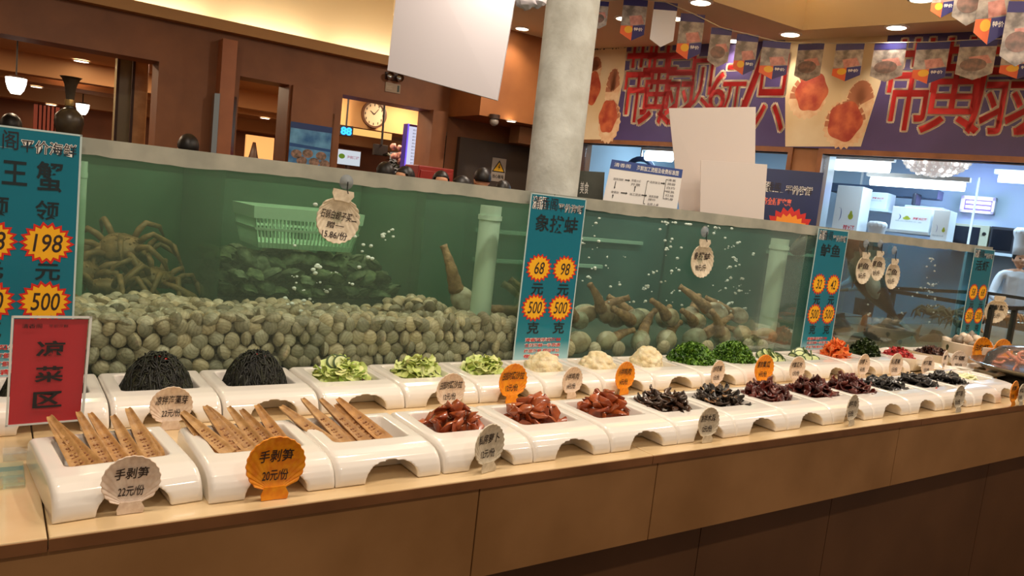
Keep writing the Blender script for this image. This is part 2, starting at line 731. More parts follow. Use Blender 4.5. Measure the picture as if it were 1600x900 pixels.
# wall on the right with the kitchen windows
sc0 = -2.85
s1a, s1b = Ls(atN(909, 240, 0)), Ls(atN(1231, 250, 0))
s2a = Ls(atN(1284, 260, 0))
s2b = s2a + 3.2
zh = atN(1250, 239, 0).z
zsill = 0.72
g = G()
g.box(sc0, s2b + 3, 0, 0.2, zh, 3.9, MW)
g.box(sc0, s2b + 3, 0, 0.2, 0, zsill, MW)
for a, b in ((sc0, s1a), (s1b, s2a), (s2b, s2b + 3)):
    g.box(a, b, 0, 0.2, zsill, zh, MW)
struct('wall_right', g, mat('right_wall_brown', (176, 122, 78), 0.6, (160, 108, 68), 3.0))
for wi, (a, b) in enumerate(((s1a, s1b), (s2a, s2b))):
    g = G()
    fw = 0.045
    g.box(a - fw, b + fw, -0.03, 0.1, zh, zh + 0.05, MW)
    g.box(a - fw, b + fw, -0.03, 0.1, zsill - 0.05, zsill, MW)
    g.box(a - fw, a, -0.03, 0.1, zsill, zh, MW)
    g.box(b, b + fw, -0.03, 0.1, zsill, zh, MW)
    w = struct('window_%d' % (wi + 1), g, M_WOODTRIM)
    g = G().box(a, b, 0.08, 0.088, zsill, zh, MW)
    part('pane', g, glass('kitchen_glass', (0.95, 0.98, 1.0), gloss=0.5), w)

# kitchen behind
KN = 3.4
M_KW = mat('kitchen_tile', (205, 226, 240), 0.35)
g = G().box(sc0, s2b + 2, KN, KN + 0.1, 0, 3.0, MW)
struct('wall_kitchen_back', g, M_KW)
g = G().box(sc0 - 0.1, sc0, 0.2, KN, 0, 3.0, MW)
g.box(s2b + 2, s2b + 2.1, 0.2, KN, 0, 3.0, MW)
g.box(s2a - 0.14, s2a - 0.06, 0.25, 0.6, 0, 2.72, MW)
struct('wall_kitchen_side', g, M_KW)
g = G().box(sc0, s2b + 2, 0.2, KN, 2.72, 2.8, MW)
struct('ceiling_kitchen', g, mat('kitchen_ceiling', (190, 214, 226), 0.6))
for s, n, p in ((s1a + 0.6, 1.6, 40), (s2a + 0.5, 1.6, 40), (s2a + 1.4, 1.8, 46), (s2a + 2.6, 1.8, 46)):
    q = L(s, n, 2.6)
    lamp('kitchen_light', 'AREA', q, p * 0.55, COOL, 0.6, (q.x, q.y, 0), sy=0.3)

# ------------------------------------------------------------------ serving counter
CT = 0.90
CY0 = 1.19
M_MARBLE = mat('cream_marble', (226, 200, 158), 0.12, (212, 182, 136), 5.0, bump=0.0, coat=0.5)
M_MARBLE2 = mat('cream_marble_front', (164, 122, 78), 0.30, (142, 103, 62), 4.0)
M_EDGE = mat('shaded_marble_edge', (136, 92, 58), 0.25, (112, 74, 45), 6.0)  # dark floor mirrored in the polished slab front, put into the colour
M_PLINTH = mat('brown_stone_plinth', (96, 66, 42), 0.35, (82, 55, 34), 3.0)
ctr = thing('serving_counter', 'long cream marble serving counter with tiled front carrying dishes and fish tanks', 'counter', (2.6, 1.6, 0))
seams = [-1.4, 0.084, 1.272, 2.46, 3.65, 4.84, 6.2]
for a, b in zip(seams[:-1], seams[1:]):
    part('worktop_slab', G().box(a + 0.001, b - 0.001, CY0, 2.99, CT - 0.02, CT), M_MARBLE, ctr, bev=0.002)
    part('front_edge', G().box(a + 0.001, b - 0.001, CY0 - 0.002, CY0 - 0.0002, CT - 0.0205, CT - 0.0025), M_EDGE, ctr)  # added strip carrying that dark reflection over the slab's front face
fs = [-1.4, -0.25, 0.81, 1.299, 2.35, 3.40, 4.45, 6.2]
for a, b in zip(fs[:-1], fs[1:]):
    part('front_panel', G().box(a + 0.0012, b - 0.0012, CY0 + 0.006, CY0 + 0.03, CT - 0.212, CT - 0.0205), M_MARBLE2, ctr, bev=0.0015)
part('counter_body', G().box(-1.4, 6.2, CY0 + 0.031, 3.0, CT - 0.212, CT - 0.021), M_MARBLE2, ctr)
ps = [-1.4, -0.4, 0.6, 1.6, 2.2, 3.25, 4.3, 6.2]
for a, b in zip(ps[:-1], ps[1:]):
    part('plinth_panel', G().box(a + 0.0015, b - 0.0015, CY0 + 0.10, CY0 + 0.14, 0.0, CT - 0.213), M_PLINTH, ctr)

# ------------------------------------------------------------------ fish tanks
TF = 1.945                                      # front pane
TB = 2.86                                       # back pane
TZ = CT + 0.02                                  # bottom
TT = 1.475                                      # top edge
WZ = 1.432                                      # water level
M_PANE = glass('tank_glass', (0.93, 0.97, 0.94), (0.46, 0.54, 0.46), 0.03, 0.35)
M_RIM = mat('frosted_rim', (172, 172, 158), 0.35, (150, 152, 140), 14.0)
M_WATER_L = water('green_water', (0.44, 0.64, 0.47), 0.95, (0.36, 0.56, 0.38), 0.20)
M_WATER_R = water('teal_water', (0.36, 0.58, 0.54), 0.8, (0.38, 0.60, 0.56), 0.20)
M_WATER_F = water('clear_teal_water', (0.34, 0.58, 0.66), 0.55, (0.22, 0.44, 0.52), 0.08)
M_BACKP = mat('tank_back_green', (104, 142, 116), 0.6, (70, 112, 84), 3.0)
M_BACKT = mat('tank_back_teal', (86, 128, 124), 0.6, (58, 98, 98), 3.0)
M_TANKBASE = mat('tank_base', (90, 104, 92), 0.6)
M_LINE = mat('pale_green_strip', (170, 210, 190), 0.5)


def tank(name, label, x0, x1, wmat, back, backmat, dividers=(), rear=None, endmat=None):
    t = thing(name, label, 'fish tank', ((x0 + x1) / 2, (TF + TB) / 2, CT), 'fish tanks on the counter')
    part('tank_floor', G().box(x0, x1, TF, TB, CT + 0.0005, TZ), M_TANKBASE, t)
    part('front_pane', G().box(x0, x1, TF - 0.008, TF, CT + 0.001, TT), M_PANE, t)
    part('side_pane', G().box(x0, x0 + 0.008, TF, TB, TZ, TT), M_PANE, t)
    part('side_pane', G().box(x1 - 0.008, x1, TF, TB, TZ, TT), endmat or M_PANE, t)
    part('back_pane', G().box(x0, x1, TB, TB + 0.01, CT + 0.001, TT), backmat, t)
    # frosted band glued along the upper edge, wavy silicone below it
    g = G()
    n = int((x1 - x0) / 0.03)
    for y0, y1 in ((TF - 0.011, TF + 0.004), ):
        vs = []
        for i in range(n + 1):
            x = x0 + (x1 - x0) * i / n
            zb = 1.438 + 0.002 * sin(x * 13) + random.uniform(-0.002, 0.002)
            vs += [(x, y0, TT + 0.001), (x, y0, zb), (x, y1, zb), (x, y1, TT + 0.001)]
        fc = []
        for i in range(n):
            a, b = 4 * i, 4 * i + 4
            fc += [(a, a + 1, b + 1, b), (a + 1, a + 2, b + 2, b + 1), (a + 2, a + 3, b + 3, b + 2), (a + 3, a, b, b + 3)]
        fc += [(0, 3, 2, 1), (4 * n, 4 * n + 1, 4 * n + 2, 4 * n + 3)]
        g.add(vs, fc)
    part('rim_band', g, M_RIM, t)
    part('brace', G().box(x0, x1, TB - 0.05, TB + 0.012, TT - 0.012, TT), M_RIM, t)
    for (dx, y0, y1) in dividers:
        part('divider_pane', G().box(dx - 0.005, dx + 0.005, y0, y1, TZ, WZ + 0.01), glass('divider_glass', (0.66, 0.82, 0.72), (0.3, 0.42, 0.34), 0.25, 0.3), t)
    if rear:
        part('divider_pane', G().box(rear[0], rear[1], rear[2], rear[2] + 0.006, TZ, WZ + 0.01), glass('inner_glass', (0.90, 0.96, 0.92), (0.4, 0.5, 0.42), 0.05, 0.2), t)
    # lumps of the surface are too fine to see: the water is one block
    part('water', G().box(x0 + 0.0085, x1 - 0.0085, TF + 0.0005, TB - 0.0005, TZ + 0.0005, WZ), wmat, t)
    return t


XA, XB, XC, XD = -0.62, 1.47, 2.94, 4.44
YR = 2.33                                       # pane between front and rear compartment of the left tank
tank('clam_tank', 'left fish tank of green water with a bank of grey clams', XA, XB, M_WATER_L, True, M_BACKP,
     ((0.565, YR, TB - 0.001), (1.225, YR, TB - 0.001)), (XA + 0.01, XB - 0.01, YR - 0.006))
tank('geoduck_tank', 'middle fish tank of teal water with long-siphoned geoducks', XB + 0.004, XC, M_WATER_R, True, M_BACKT)
tank('fish_tank', 'right fish tank of clear teal water with large dark fish', XC + 0.004, XD, M_WATER_F, False, M_BACKT,
     endmat=glass('dim_end_pane', (0.62, 0.84, 0.92), (0.02, 0.06, 0.08), 0.10, 0.2))

# ------------------------------------------------------------------ white bridge-shaped dishes
DW, DD, DH = 0.2145, 0.268, 0.053
M_CERAMIC = mat('white_ceramic', (236, 230, 222), 0.12, coat=0.6)


def dish_mesh():
    def tmp(gg):
        return part('tmp', gg, None)
    prof = [(0.001, 0.0), (0.0, 0.012), (0.002, 0.023), (0.007, 0.033), (0.016, 0.042), (0.030, 0.048), (0.052, 0.0515), (0.085, DH), (0.245, DH),
            (0.258, 0.048), (0.265, 0.039), (DD, 0.026), (DD, 0.0)]
    og = G()
    k = len(prof)
    st = [(0.0, 0.0075), (0.0012, 0.0042), (0.0036, 0.0018), (0.0075, 0.0), (DW - 0.0075, 0.0), (DW - 0.0036, 0.0018), (DW - 0.0012, 0.0042), (DW, 0.0075)]
    for x, ins in st:
        for y, z in prof:
            og.v.append((x, y + ins * (1 if y < 0.02 else (-1 if y > 0.26 else (0.4 if y < 0.05 else 0))) * min(1, z / 0.02), z - ins * max(0, min(1, (z - 0.015) / 0.03))))
    for i in range(len(st) - 1):
        for j in range(k):
            og.f.append((i * k + j, i * k + (j + 1) % k, (i + 1) * k + (j + 1) % k, (i + 1) * k + j))
    og.f.append(tuple(range(k - 1, -1, -1)))
    og.f.append(tuple((len(st) - 1) * k + j for j in range(k)))
    outer = tmp(og)
    inn = [(0.014, -0.01), (0.014, 0.016), (0.022, 0.030), (0.042, 0.039), (0.070, 0.043), (0.235, 0.044), (0.252, 0.032), (0.256, -0.01)]
    tun = tmp(G().prism([(-0.02, y, z) for y, z in inn], Vector((0, 0, 0)), Vector((DW + 0.04, 0, 0))))
    x0, x1 = 0.058, 0.164
    arch = []
    for k in range(13):
        t = pi - pi * k / 12
        c, s = cos(t), sin(t)
        arch.append(((x0 + x1) / 2 + (x1 - x0) / 2 * (abs(c) ** 0.75) * (1 if c > 0 else -1), 0.037 * (s ** 0.85)))
    arch = [(x0 - 0.006, -0.02)] + arch + [(x1 + 0.010, -0.02)]
    ac = tmp(G().prism([(x, -0.02, z) for x, z in arch], Vector((0, 0, 0)), Vector((0, 0.098, 0))))
    ac2 = tmp(G().prism([(x, 0.243, z) for x, z in arch], Vector((0, 0, 0)), Vector((0, 0.06, 0))))

    def rr(x0, x1, y0, y1, r, z):
        o = []
        for cx, cy, a0 in ((x1 - r, y1 - r, 0), (x0 + r, y1 - r, 90), (x0 + r, y0 + r, 180), (x1 - r, y0 + r, 270)):
            for k in range(5):
                a = radians(a0 + 22.5 * k)
                o.append((cx + r * cos(a), cy + r * sin(a), z))
        return o

    def loft(a, b):
        n = len(a)
        return G().add(a + b, [tuple(range(n - 1, -1, -1)), tuple(range(n, 2 * n))] + [(i, (i + 1) % n, n + (i + 1) % n, n + i) for i in range(n)])
    wout = tmp(loft(rr(0.030, 0.184, 0.090, 0.228, 0.014, 0.006), rr(0.020, 0.194, 0.082, 0.238, 0.014, 0.049)))
    winn = tmp(loft(rr(0.040, 0.174, 0.102, 0.216, 0.012, 0.013), rr(0.025, 0.190, 0.087, 0.233, 0.010, 0.065)))

    def boo(a, b, op):
        m = a.modifiers.new('b', 'BOOLEAN')
        m.operation = op
        m.object = b
        m.solver = 'EXACT'
    boo(outer, tun, 'DIFFERENCE')
    boo(outer, wout, 'UNION')
    boo(outer, ac, 'DIFFERENCE')
    boo(outer, ac2, 'DIFFERENCE')
    boo(outer, winn, 'DIFFERENCE')
    r = outer.modifiers.new('r', 'REMESH')
    r.mode = 'VOXEL'
    r.voxel_size = 0.0026
    s = outer.modifiers.new('s', 'SMOOTH')
    s.factor = 0.5
    s.iterations = 4
    me = evaluated(outer, 'dish')
    for o in (tun, ac, ac2, wout, winn):
        bpy.data.objects.remove(o)
    me.shade_smooth()
    return me


DISH = dish_mesh()
SX = [.090, .308, .5235, .745, .962, 1.18, 1.395, 1.608, 1.824, 2.036, 2.248, 2.46, 2.675, 2.89, 3.105]
FY, BY = 1.229, 1.655
front_food = ['bamboo shoots, leftmost of the three bamboo dishes', 'bamboo shoots, middle of the three bamboo dishes', 'bamboo shoots, beside the first radish dish',
              'braised radish, leftmost radish dish next to the bamboo', 'braised radish, middle of the three radish dishes', 'braised radish, rightmost radish dish beside the brown fungus',
              'brown fungus strips, right of the radish dishes', 'black fungus strips with pale pieces', 'dark red slices, leftmost of the three dark red dishes',
              'dark red slices, middle of the three dark red dishes', 'dark red slices, beside the black food dishes', 'black seaweed pieces, leftmost of the three black food dishes',
              'black seaweed pieces, middle of the three black food dishes', 'black seaweed pieces, beside the pale slices', 'pale green slices, last of the front row']
back_food = ['black seaweed behind the red sign, far left of the back row', 'black seaweed right beside the red sign', 'black seaweed next to the cucumber-topped lettuce',
             'lettuce salad topped by cucumber slices', 'lettuce salad behind the white shell card', 'lettuce salad left of the potato mash',
             'cream mash topped with red, below the geoduck price sign', 'cream mash, middle of the three mash dishes', 'cream mash beside the curly greens',
             'curly greens beside the mash', 'curly greens beside the cucumber', 'fanned cucumber beside the curly greens', 'fanned cucumber beside the carrot', 'orange carrot curls',
             'dark green leaves, last of the back row']
dishes = {}
for n, fd in enumerate(front_food):
    o = link_mesh('bridge_dish', DISH, M_CERAMIC)
    o.location = (SX[n] + 0.001, FY, CT + 0.0005)
    if n == 0:
        o.rotation_euler = (0, 0, radians(5))
    if n == 14:
        o.location.y += 0.03
    tag(o, 'white bridge-shaped dish of ' + fd, 'dish', 'dishes in the front row')
    dishes['f', n] = o
for k, fd in enumerate(back_food):
    o = link_mesh('bridge_dish', DISH, M_CERAMIC)
    o.location = (-0.0 + 0.2175 * k + (0.004 if k > 2 else 0), BY, CT + 0.0005)
    tag(o, 'white bridge-shaped dish of ' + fd, 'dish', 'dishes in the back row')
    dishes['b', k] = o

# ------------------------------------------------------------------ food
WELL = (0.108, 0.158)                            # middle of a dish's well


def wellpos(row, n):
    d = dishes[row, n]
    return Vector((d.location.x + WELL[0], d.location.y + WELL[1], CT + 0.0135))


# bamboo shoots: half shoots, chambered inside
M_BAMBOO = mat('bamboo_shoot', (196, 156, 104), 0.42, (144, 104, 62), 45.0, 0.35, 0.75, bump=0.15, bscale=120, island=[(255, 250, 240), (222, 205, 180), (255, 235, 205)])
M_HUSK = mat('bamboo_skin', (150, 106, 58), 0.45, (96, 62, 32), 40.0)
M_BAMBOOD = mat('bamboo_chamber', (150, 98, 52), 0.6, (116, 70, 36), 60.0)


def bamboo(name, ln, w, rnd):
    """Half a shoot from the base (y = 0) to the tip (y = ln); rounded outside below, hollow inside above with ladder-like chambers."""
    g = G()
    NL, NC = 26, 12
    vs, fs = [], []
    for i in range(NL + 1):
        t = i / NL
        ww = w * (1 - 0.62 * t ** 1.6) * (1.0 if t < 0.97 else 0.8)
        hh = ww * 0.72
        for j in range(NC):
            a = pi + pi * j / (NC - 1)           # lower half circle
            vs.append((ww / 2 * cos(a), t * ln, hh * sin(a)))
        for j in range(NC):                      # upper hollow face, back across
            u = 1 - j / (NC - 1)
            x = ww / 2 * (2 * u - 1)
            dip = max(0, 1 - (2 * u - 1) ** 2 * 1.6)
            lad = 0.0022 * (1 if (i % 3) else -0.4) if 0.08 < t < 0.62 else 0.0006
            vs.append((x, t * ln, 0.0015 - dip * lad - 0.0010 * dip))
    m = 2 * NC
    for i in range(NL):
        for j in range(m):
            fs.append((i * m + j, (i + 1) * m + j, (i + 1) * m + (j + 1) % m, i * m + (j + 1) % m))
    fs.append(tuple(range(m)))
    fs.append(tuple(NL * m + j for j in range(m - 1, -1, -1)))
    g.add(vs, fs)
    o = part(name, g, [M_BAMBOO, M_HUSK], None, smooth=50)
    for pl in o.data.polygons:                    # the rounded outside keeps its darker skin
        if pl.normal.z < -0.12 and pl.index < NL * 2 * NC:
            pl.material_index = 1
    c = G()
    for i in range(9):
        t = 0.10 + 0.055 * i
        ww = w * (1 - 0.62 * t ** 1.6)
        for s in (-1, 1):
            c.blob((s * ww * 0.12 + rnd.uniform(-.0008, .0008), t * ln, -0.0014), (ww * 0.13, ln * 0.016, 0.0018), 6, 4, 0.15, rnd=rnd)
    part('chambers', c, M_BAMBOOD, o, smooth=True)
    return o


rb = random.Random(3)
bam = [bamboo('bamboo_shoot', 0.190, 0.029, rb), bamboo('bamboo_shoot', 0.180, 0.026, rb), bamboo('bamboo_shoot', 0.196, 0.025, rb)]
bn = 0
blab = ['left', 'middle', 'right']
for n in range(3):
    c = wellpos('f', n)
    lay = [(-0.060, 0), (-0.041, 1), (-0.021, 0), (0.001, 2), (0.022, 0), (0.043, 1), (0.062, 2), (-0.050, 2), (0.011, 1)]
    cnt = (7, 8, 6)[n]
    for k in range(cnt):
        dx, kind = lay[k] if k < 7 else lay[7 + (k - 7) % 2]
        hi = 0.012 if k >= 7 else 0.005 * (k % 2) + rb.uniform(0, 0.003)
        loc = (c.x + dx + rb.uniform(-.003, .003) - (0.006 if n else 0), c.y - 0.058 + rb.uniform(-.004, .004), c.z + 0.021 + hi)
        rot = (radians(11.5 + rb.uniform(-2, 3)), radians(rb.uniform(-30, -8)), radians(rb.uniform(-2, 7) + (4 - dx * 60)))
        lb = 'half bamboo shoot lying in the %s of the three bamboo dishes' % blab[n]
        gp = 'bamboo shoots in the %s bamboo dish' % blab[n]
        if bn < 3:
            o = bam[bn]
            o.location, o.rotation_euler = loc, rot
            tag(o, lb, 'bamboo shoot', gp)
        else:
            o = dup(bam[(bn + kind) % 3], loc, rot, lb, gp)
        bn += 1


# irregular chunks of radish
def chunk_mesh(name, size, seed, m):
    r = random.Random(seed)
    bm = bmesh.new()
    pts = []
    for k in range(8):
        v = Vector((r.gauss(0, 1), r.gauss(0, 1), r.gauss(0, 1))).normalized()
        pts.append(bm.verts.new((v.x * size[0] * r.uniform(.8, 1), v.y * size[1] * r.uniform(.8, 1), v.z * size[2] * r.uniform(.8, 1))))
    res = bmesh.ops.convex_hull(bm, input=pts)
    for e in res['geom_interior'] + res['geom_unused']:
        if isinstance(e, bmesh.types.BMVert) and e.is_valid:
            bm.verts.remove(e)
    bmesh.ops.bevel(bm, geom=list(bm.edges), offset=0.0011 if size[0] > .015 else 0.0006, segments=2, affect='EDGES', profile=0.5)
    me = bpy.data.meshes.new(name)
    bm.to_mesh(me)
    bm.free()
    me.materials.append(m)
    me.shade_smooth()
    me.set_sharp_from_angle(angle=radians(50))
    return me


M_RADISH = mat('braised_radish', (192, 108, 60), 0.25, (142, 66, 36), 60.0, 0.3, 0.75, coat=0.5, island=[(255, 255, 255), (205, 165, 150), (255, 235, 205)])
radish = [chunk_mesh('radish_chunk', s, 30 + k, M_RADISH) for k, s in enumerate([(.030, .024, .012), (.034, .022, .011), (.027, .025, .014), (.034, .021, .014), (.029, .025, .010)])]


def pile(row, n, meshes, name, label, cat, group, count, rx, ry, h, seed, tilt=60, scale=(0.9, 1.15), base=0.006, top=1.0, shift=(0, 0)):
    r = random.Random(seed)
    c = wellpos(row, n)
    out = []
    for k in range(count):
        q = sqrt((k + 0.5) / count)              # outermost last
        a = 2.39996 * k + r.uniform(-.3, .3)
        x, y = c.x + shift[0] + rx * q * cos(a), c.y + shift[1] + ry * q * sin(a)
        z = c.z + base + h * (1 - q ** 2) ** top
        o = bpy.data.objects.new(name, meshes[k % len(meshes)])
        COL.objects.link(o)
        o.location = (x, y, z)
        o.rotation_euler = (radians(r.uniform(-tilt, tilt)), radians(r.uniform(-tilt, tilt)), r.uniform(0, 6.28))
        s = r.uniform(*scale)
        o.scale = (s, s, s)
        tag(o, label, cat, group)
        out.append(o)
    return out


for n, w in ((3, 'leftmost'), (4, 'middle'), (5, 'rightmost')):
    gp = 'radish chunks in the %s radish dish' % w
    lb = 'glossy red-brown chunk of braised radish in the %s of the three radish dishes' % w
    pile('f', n, radish, 'radish_chunk', lb, 'radish', gp, 36, 0.068, 0.060, 0.056, 50 + n, shift=(-.004, 0.0), base=0.018)
    pile('f', n, radish, 'radish_chunk', lb, 'radish', gp, 14, 0.055, 0.050, 0.020, 150 + n, base=0.010)


# curled strips of fungus and dark slices
def strip_mesh(name, ln, w, curl, seed, m, th=0.0022):
    r = random.Random(seed)
    NL, NW = 12, 4
    ph, wv = r.uniform(0, 6), r.uniform(0.6, 1.3)
    vs, fs = [], []
    for i in range(NL + 1):
        t = i / NL - 0.5
        a = t * curl
        cx, cz = (sin(a) / max(curl, .01)) * ln, (1 - cos(a)) / max(curl, .01) * ln
        ww = w * (1 - (2 * t) ** 4 * 0.7)
        for j in range(NW + 1):
            s = j / NW - 0.5
            y = s * ww + 0.0035 * sin(7 * t + ph)
            z = cz + 0.003 * sin(9 * t * wv + 5 * s + ph)
            vs.append((cx, y, z))
    for i in range(NL):
        for j in range(NW):
            a = i * (NW + 1) + j
            fs.append((a, a + 1, a + NW + 2, a + NW + 1))
    o = part('tmp', G().add(vs, fs), m, None, smooth=True)
    so = o.modifiers.new('s', 'SOLIDIFY')
    so.thickness = th
    so.offset = 0
    me = evaluated(o, name)
    me.shade_smooth()
    return me


M_FUNGB = mat('brown_fungus', (92, 62, 38), 0.28, (44, 30, 20), 40.0, coat=0.4, island=[(255, 255, 255), (150, 140, 130), (255, 220, 180), (120, 110, 105)])
M_FUNGK = mat('black_fungus', (62, 46, 34), 0.28, (28, 22, 17), 40.0, coat=0.4, island=[(255, 255, 255), (130, 125, 120), (255, 235, 200), (90, 90, 90)])
M_REDSL = mat('dark_red_slice', (116, 50, 38), 0.28, (66, 26, 20), 45.0, coat=0.4, island=[(255, 255, 255), (170, 140, 140), (255, 215, 200)])
M_BLACKSL = mat('black_seaweed_piece', (38, 32, 30), 0.3, (20, 17, 16), 45.0, coat=0.5, island=[(255, 255, 255), (150, 150, 150)])
M_PALEPC = mat('pale_fungus_piece', (176, 136, 92), 0.4, (140, 98, 62), 45.0)


def strips(key, m, ln, w, curl):
    return [strip_mesh(key, ln * random.uniform(.8, 1.15), w * random.uniform(.8, 1.2), curl * random.uniform(.5, 1.3), k + len(key), m) for k in range(5)]


sets = {
    6: (strips('fungus_strip', M_FUNGB, .050, .012, 1.0), 'fungus_strip', 'brown curled fungus strip in the dish right of the radish', 'fungus', 'brown fungus strips'),
    7: (strips('fungus_strip', M_FUNGK, .048, .012, 0.9), 'fungus_strip', 'black fungus strip in the dish between brown fungus and dark red slices', 'fungus', 'black fungus strips'),
    8: (strips('dark_red_slice', M_REDSL, .045, .020, 1.5), 'dark_red_slice', 'curled dark red slice in the leftmost dark red dish', 'meat slice', 'dark red slices of the left dish'),
    9: (None, 'dark_red_slice', 'curled dark red slice in the middle dark red dish', 'meat slice', 'dark red slices of the middle dish'),
    10: (None, 'dark_red_slice', 'curled dark red slice in the rightmost dark red dish', 'meat slice', 'dark red slices of the right dish'),
    11: (strips('seaweed_piece', M_BLACKSL, .042, .022, 1.2), 'seaweed_piece', 'black seaweed piece in the leftmost black food dish', 'seaweed', 'black pieces of the left dish'),
    12: (None, 'seaweed_piece', 'black seaweed piece in the middle black food dish', 'seaweed', 'black pieces of the middle dish'),
    13: (None, 'seaweed_piece', 'black seaweed piece in the rightmost black food dish', 'seaweed', 'black pieces of the right dish'),
}
last = None
for n in range(6, 14):
    ms, nm, lb, cat, gp = sets[n]
    ms = ms or last
    last = ms
    h = 0.036 if n < 8 else (0.044 if n < 11 else 0.032)
    pile('f', n, ms, nm, lb, cat, gp, 42, 0.074, 0.066, h, 80 + n, tilt=40, base=0.022, scale=(1.15, 1.45))
    pile('f', n, ms, nm, lb, cat, gp, 20, 0.060, 0.054, h * 0.5, 280 + n, tilt=25, base=0.012, scale=(1.1, 1.4))
pale = [strip_mesh('fungus_piece', .04, .02, .9, 77, M_PALEPC), strip_mesh('fungus_piece', .03, .017, .7, 78, M_PALEPC)]
pile('f', 7, pale, 'fungus_piece', 'pale tan piece lying on the black fungus strips', 'fungus', 'pale pieces on the black fungus', 6, 0.055, 0.05, 0.026, 33, tilt=30, base=0.034)
M_PALEG = mat('pale_green_slice', (222, 222, 170), 0.3, (240, 238, 206), 30.0)
pg = [strip_mesh('melon_slice', .06, .018, .8, 90 + k, M_PALEG, .004) for k in range(3)]
pile('f', 14, pg, 'melon_slice', 'pale green slice in the last dish of the front row', 'vegetable slice', 'pale slices in the last front dish', 18, 0.066, 0.055, 0.016, 91, tilt=15, base=0.018)
t = tag(link_mesh('chili_piece', chunk_mesh('chili_piece', (.012, .009, .006), 5, mat('red_chili', (176, 50, 44), 0.3)), None), 'small red chili piece on the rim before the middle black food dish', 'chili')
t.location = (SX[12] + 0.09, FY + 0.075, CT + 0.053)

# seaweed mounds: matted strands
M_SEAW = mat('dark_seaweed', (52, 56, 34), 0.55, (24, 28, 18), 30.0, coat=0.05, island=[(255, 255, 255), (70, 78, 62), (120, 126, 100), (50, 50, 50), (255, 255, 210), (60, 66, 50)])
M_CHILI = mat('red_chili_bit', (190, 34, 30), 0.35)


def strand_mound(name, m, c, rx, ry, h, n, rad, seed, seglen=0.011, segs=9, flat=0.5):
    r = random.Random(seed)
    g = G()
    g.blob((c.x, c.y, c.z + h * 0.30), (rx * 0.72, ry * 0.72, h * 0.40), 14, 9, 0.06, rnd=r)
    for k in range(n):
        q = sqrt(r.random())
        a = r.uniform(0, 6.28)
        p = Vector((c.x + rx * q * cos(a), c.y + ry * q * sin(a), 0))
        d = r.uniform(0, 6.28)
        lay = r.uniform(.86, 1.04)
        path = []
        for i in range(segs):
            qq = hypot((p.x - c.x) / rx, (p.y - c.y) / ry)
            if qq > 1.02:
                d = atan2(c.y - p.y, c.x - p.x) + r.uniform(-.8, .8)
            zz = c.z + 0.006 + h * max(0.0, 1 - qq ** 2.2) ** 0.72 * lay + r.uniform(-.006, .008)
            path.append((p.x, p.y, zz))
            d += r.uniform(-1.25, 1.25)
            p = p + Vector((cos(d), sin(d), 0)) * seglen
        g.tube(path, rad * r.uniform(.7, 1.3), 5, flat=flat)
    return part(name, g, m, None, smooth=True)


SEAT = ['black seaweed strands heaped beside the left edge of the red sign', 'black seaweed strands heaped just right of the red sign', 'black seaweed strands heaped left of the cucumber-topped lettuce']
for k in range(3):
    c = wellpos('b', k)
    tag(strand_mound('seaweed_salad', M_SEAW, c + Vector((0, 0, 0)), 0.078, 0.066, 0.094, 560, 0.0019, 60 + k), SEAT[k], 'seaweed salad', 'seaweed salads', 'stuff')
    for j in range(2 if k else 1):
        o = link_mesh('chili_bit', chunk_mesh('chili_bit', (.009, .006, .004), 20 + j, M_CHILI), None)
        o.location = (c.x - 0.004 + 0.018 * j, c.y - 0.012 - 0.01 * j, c.z + 0.099 - 0.004 * j)
        tag(o, 'bit of red chili on top of the seaweed %s' % ('behind the red sign', 'right of the red sign', 'next to the lettuce')[k], 'chili', 'chili bits on the seaweed')


# leafy heaps
def leaf_heap(name, m, c, rx, ry, h, n, size, seed, ruffle=0.3, core=True):
    r = random.Random(seed)
    g = G()
    if core:
        g.blob((c.x, c.y, c.z + h * 0.3), (rx * 0.78, ry * 0.78, h * 0.52), 14, 9, 0.05, rnd=r)
    for k in range(n):
        q = sqrt(r.random())
        a = r.uniform(0, 6.28)
        x, y = c.x + rx * q * cos(a), c.y + ry * q * sin(a)
        z = c.z + 0.004 + h * max(0, 1 - q ** 2) ** 0.8 + r.uniform(-.004, .004)
        s = size * r.uniform(.6, 1.3)
        rot = Matrix.Translation((x, y, z)) @ Matrix.Rotation(r.uniform(0, 6.28), 4, 'Z') @ Matrix.Rotation(r.uniform(-.8, .8), 4, 'X') @ Matrix.Rotation(r.uniform(-.8, .8), 4, 'Y')
        N, Mm = 6, 3
        vs, fs = [], []
        ph = r.uniform(0, 6)
        for i in range(N + 1):
            t = i / N
            w = s * 0.42 * sin(pi * min(0.97, t * 0.9 + 0.08)) ** 0.6
            for j in range(Mm + 1):
                u = j / Mm * 2 - 1
                vs.append((u * w, (t - .5) * s, s * (0.22 * (t - .5) ** 2 * 2 + ruffle * 0.25 * abs(u) * sin(9 * t + ph + 2 * u) - 0.12 * u * u)))
        for i in range(N):
            for j in range(Mm):
                b = i * (Mm + 1) + j
                fs.append((b, b + 1, b + Mm + 2, b + Mm + 1))
        g.add(vs, fs, rot)
    return part(name, g, m, None, smooth=True)


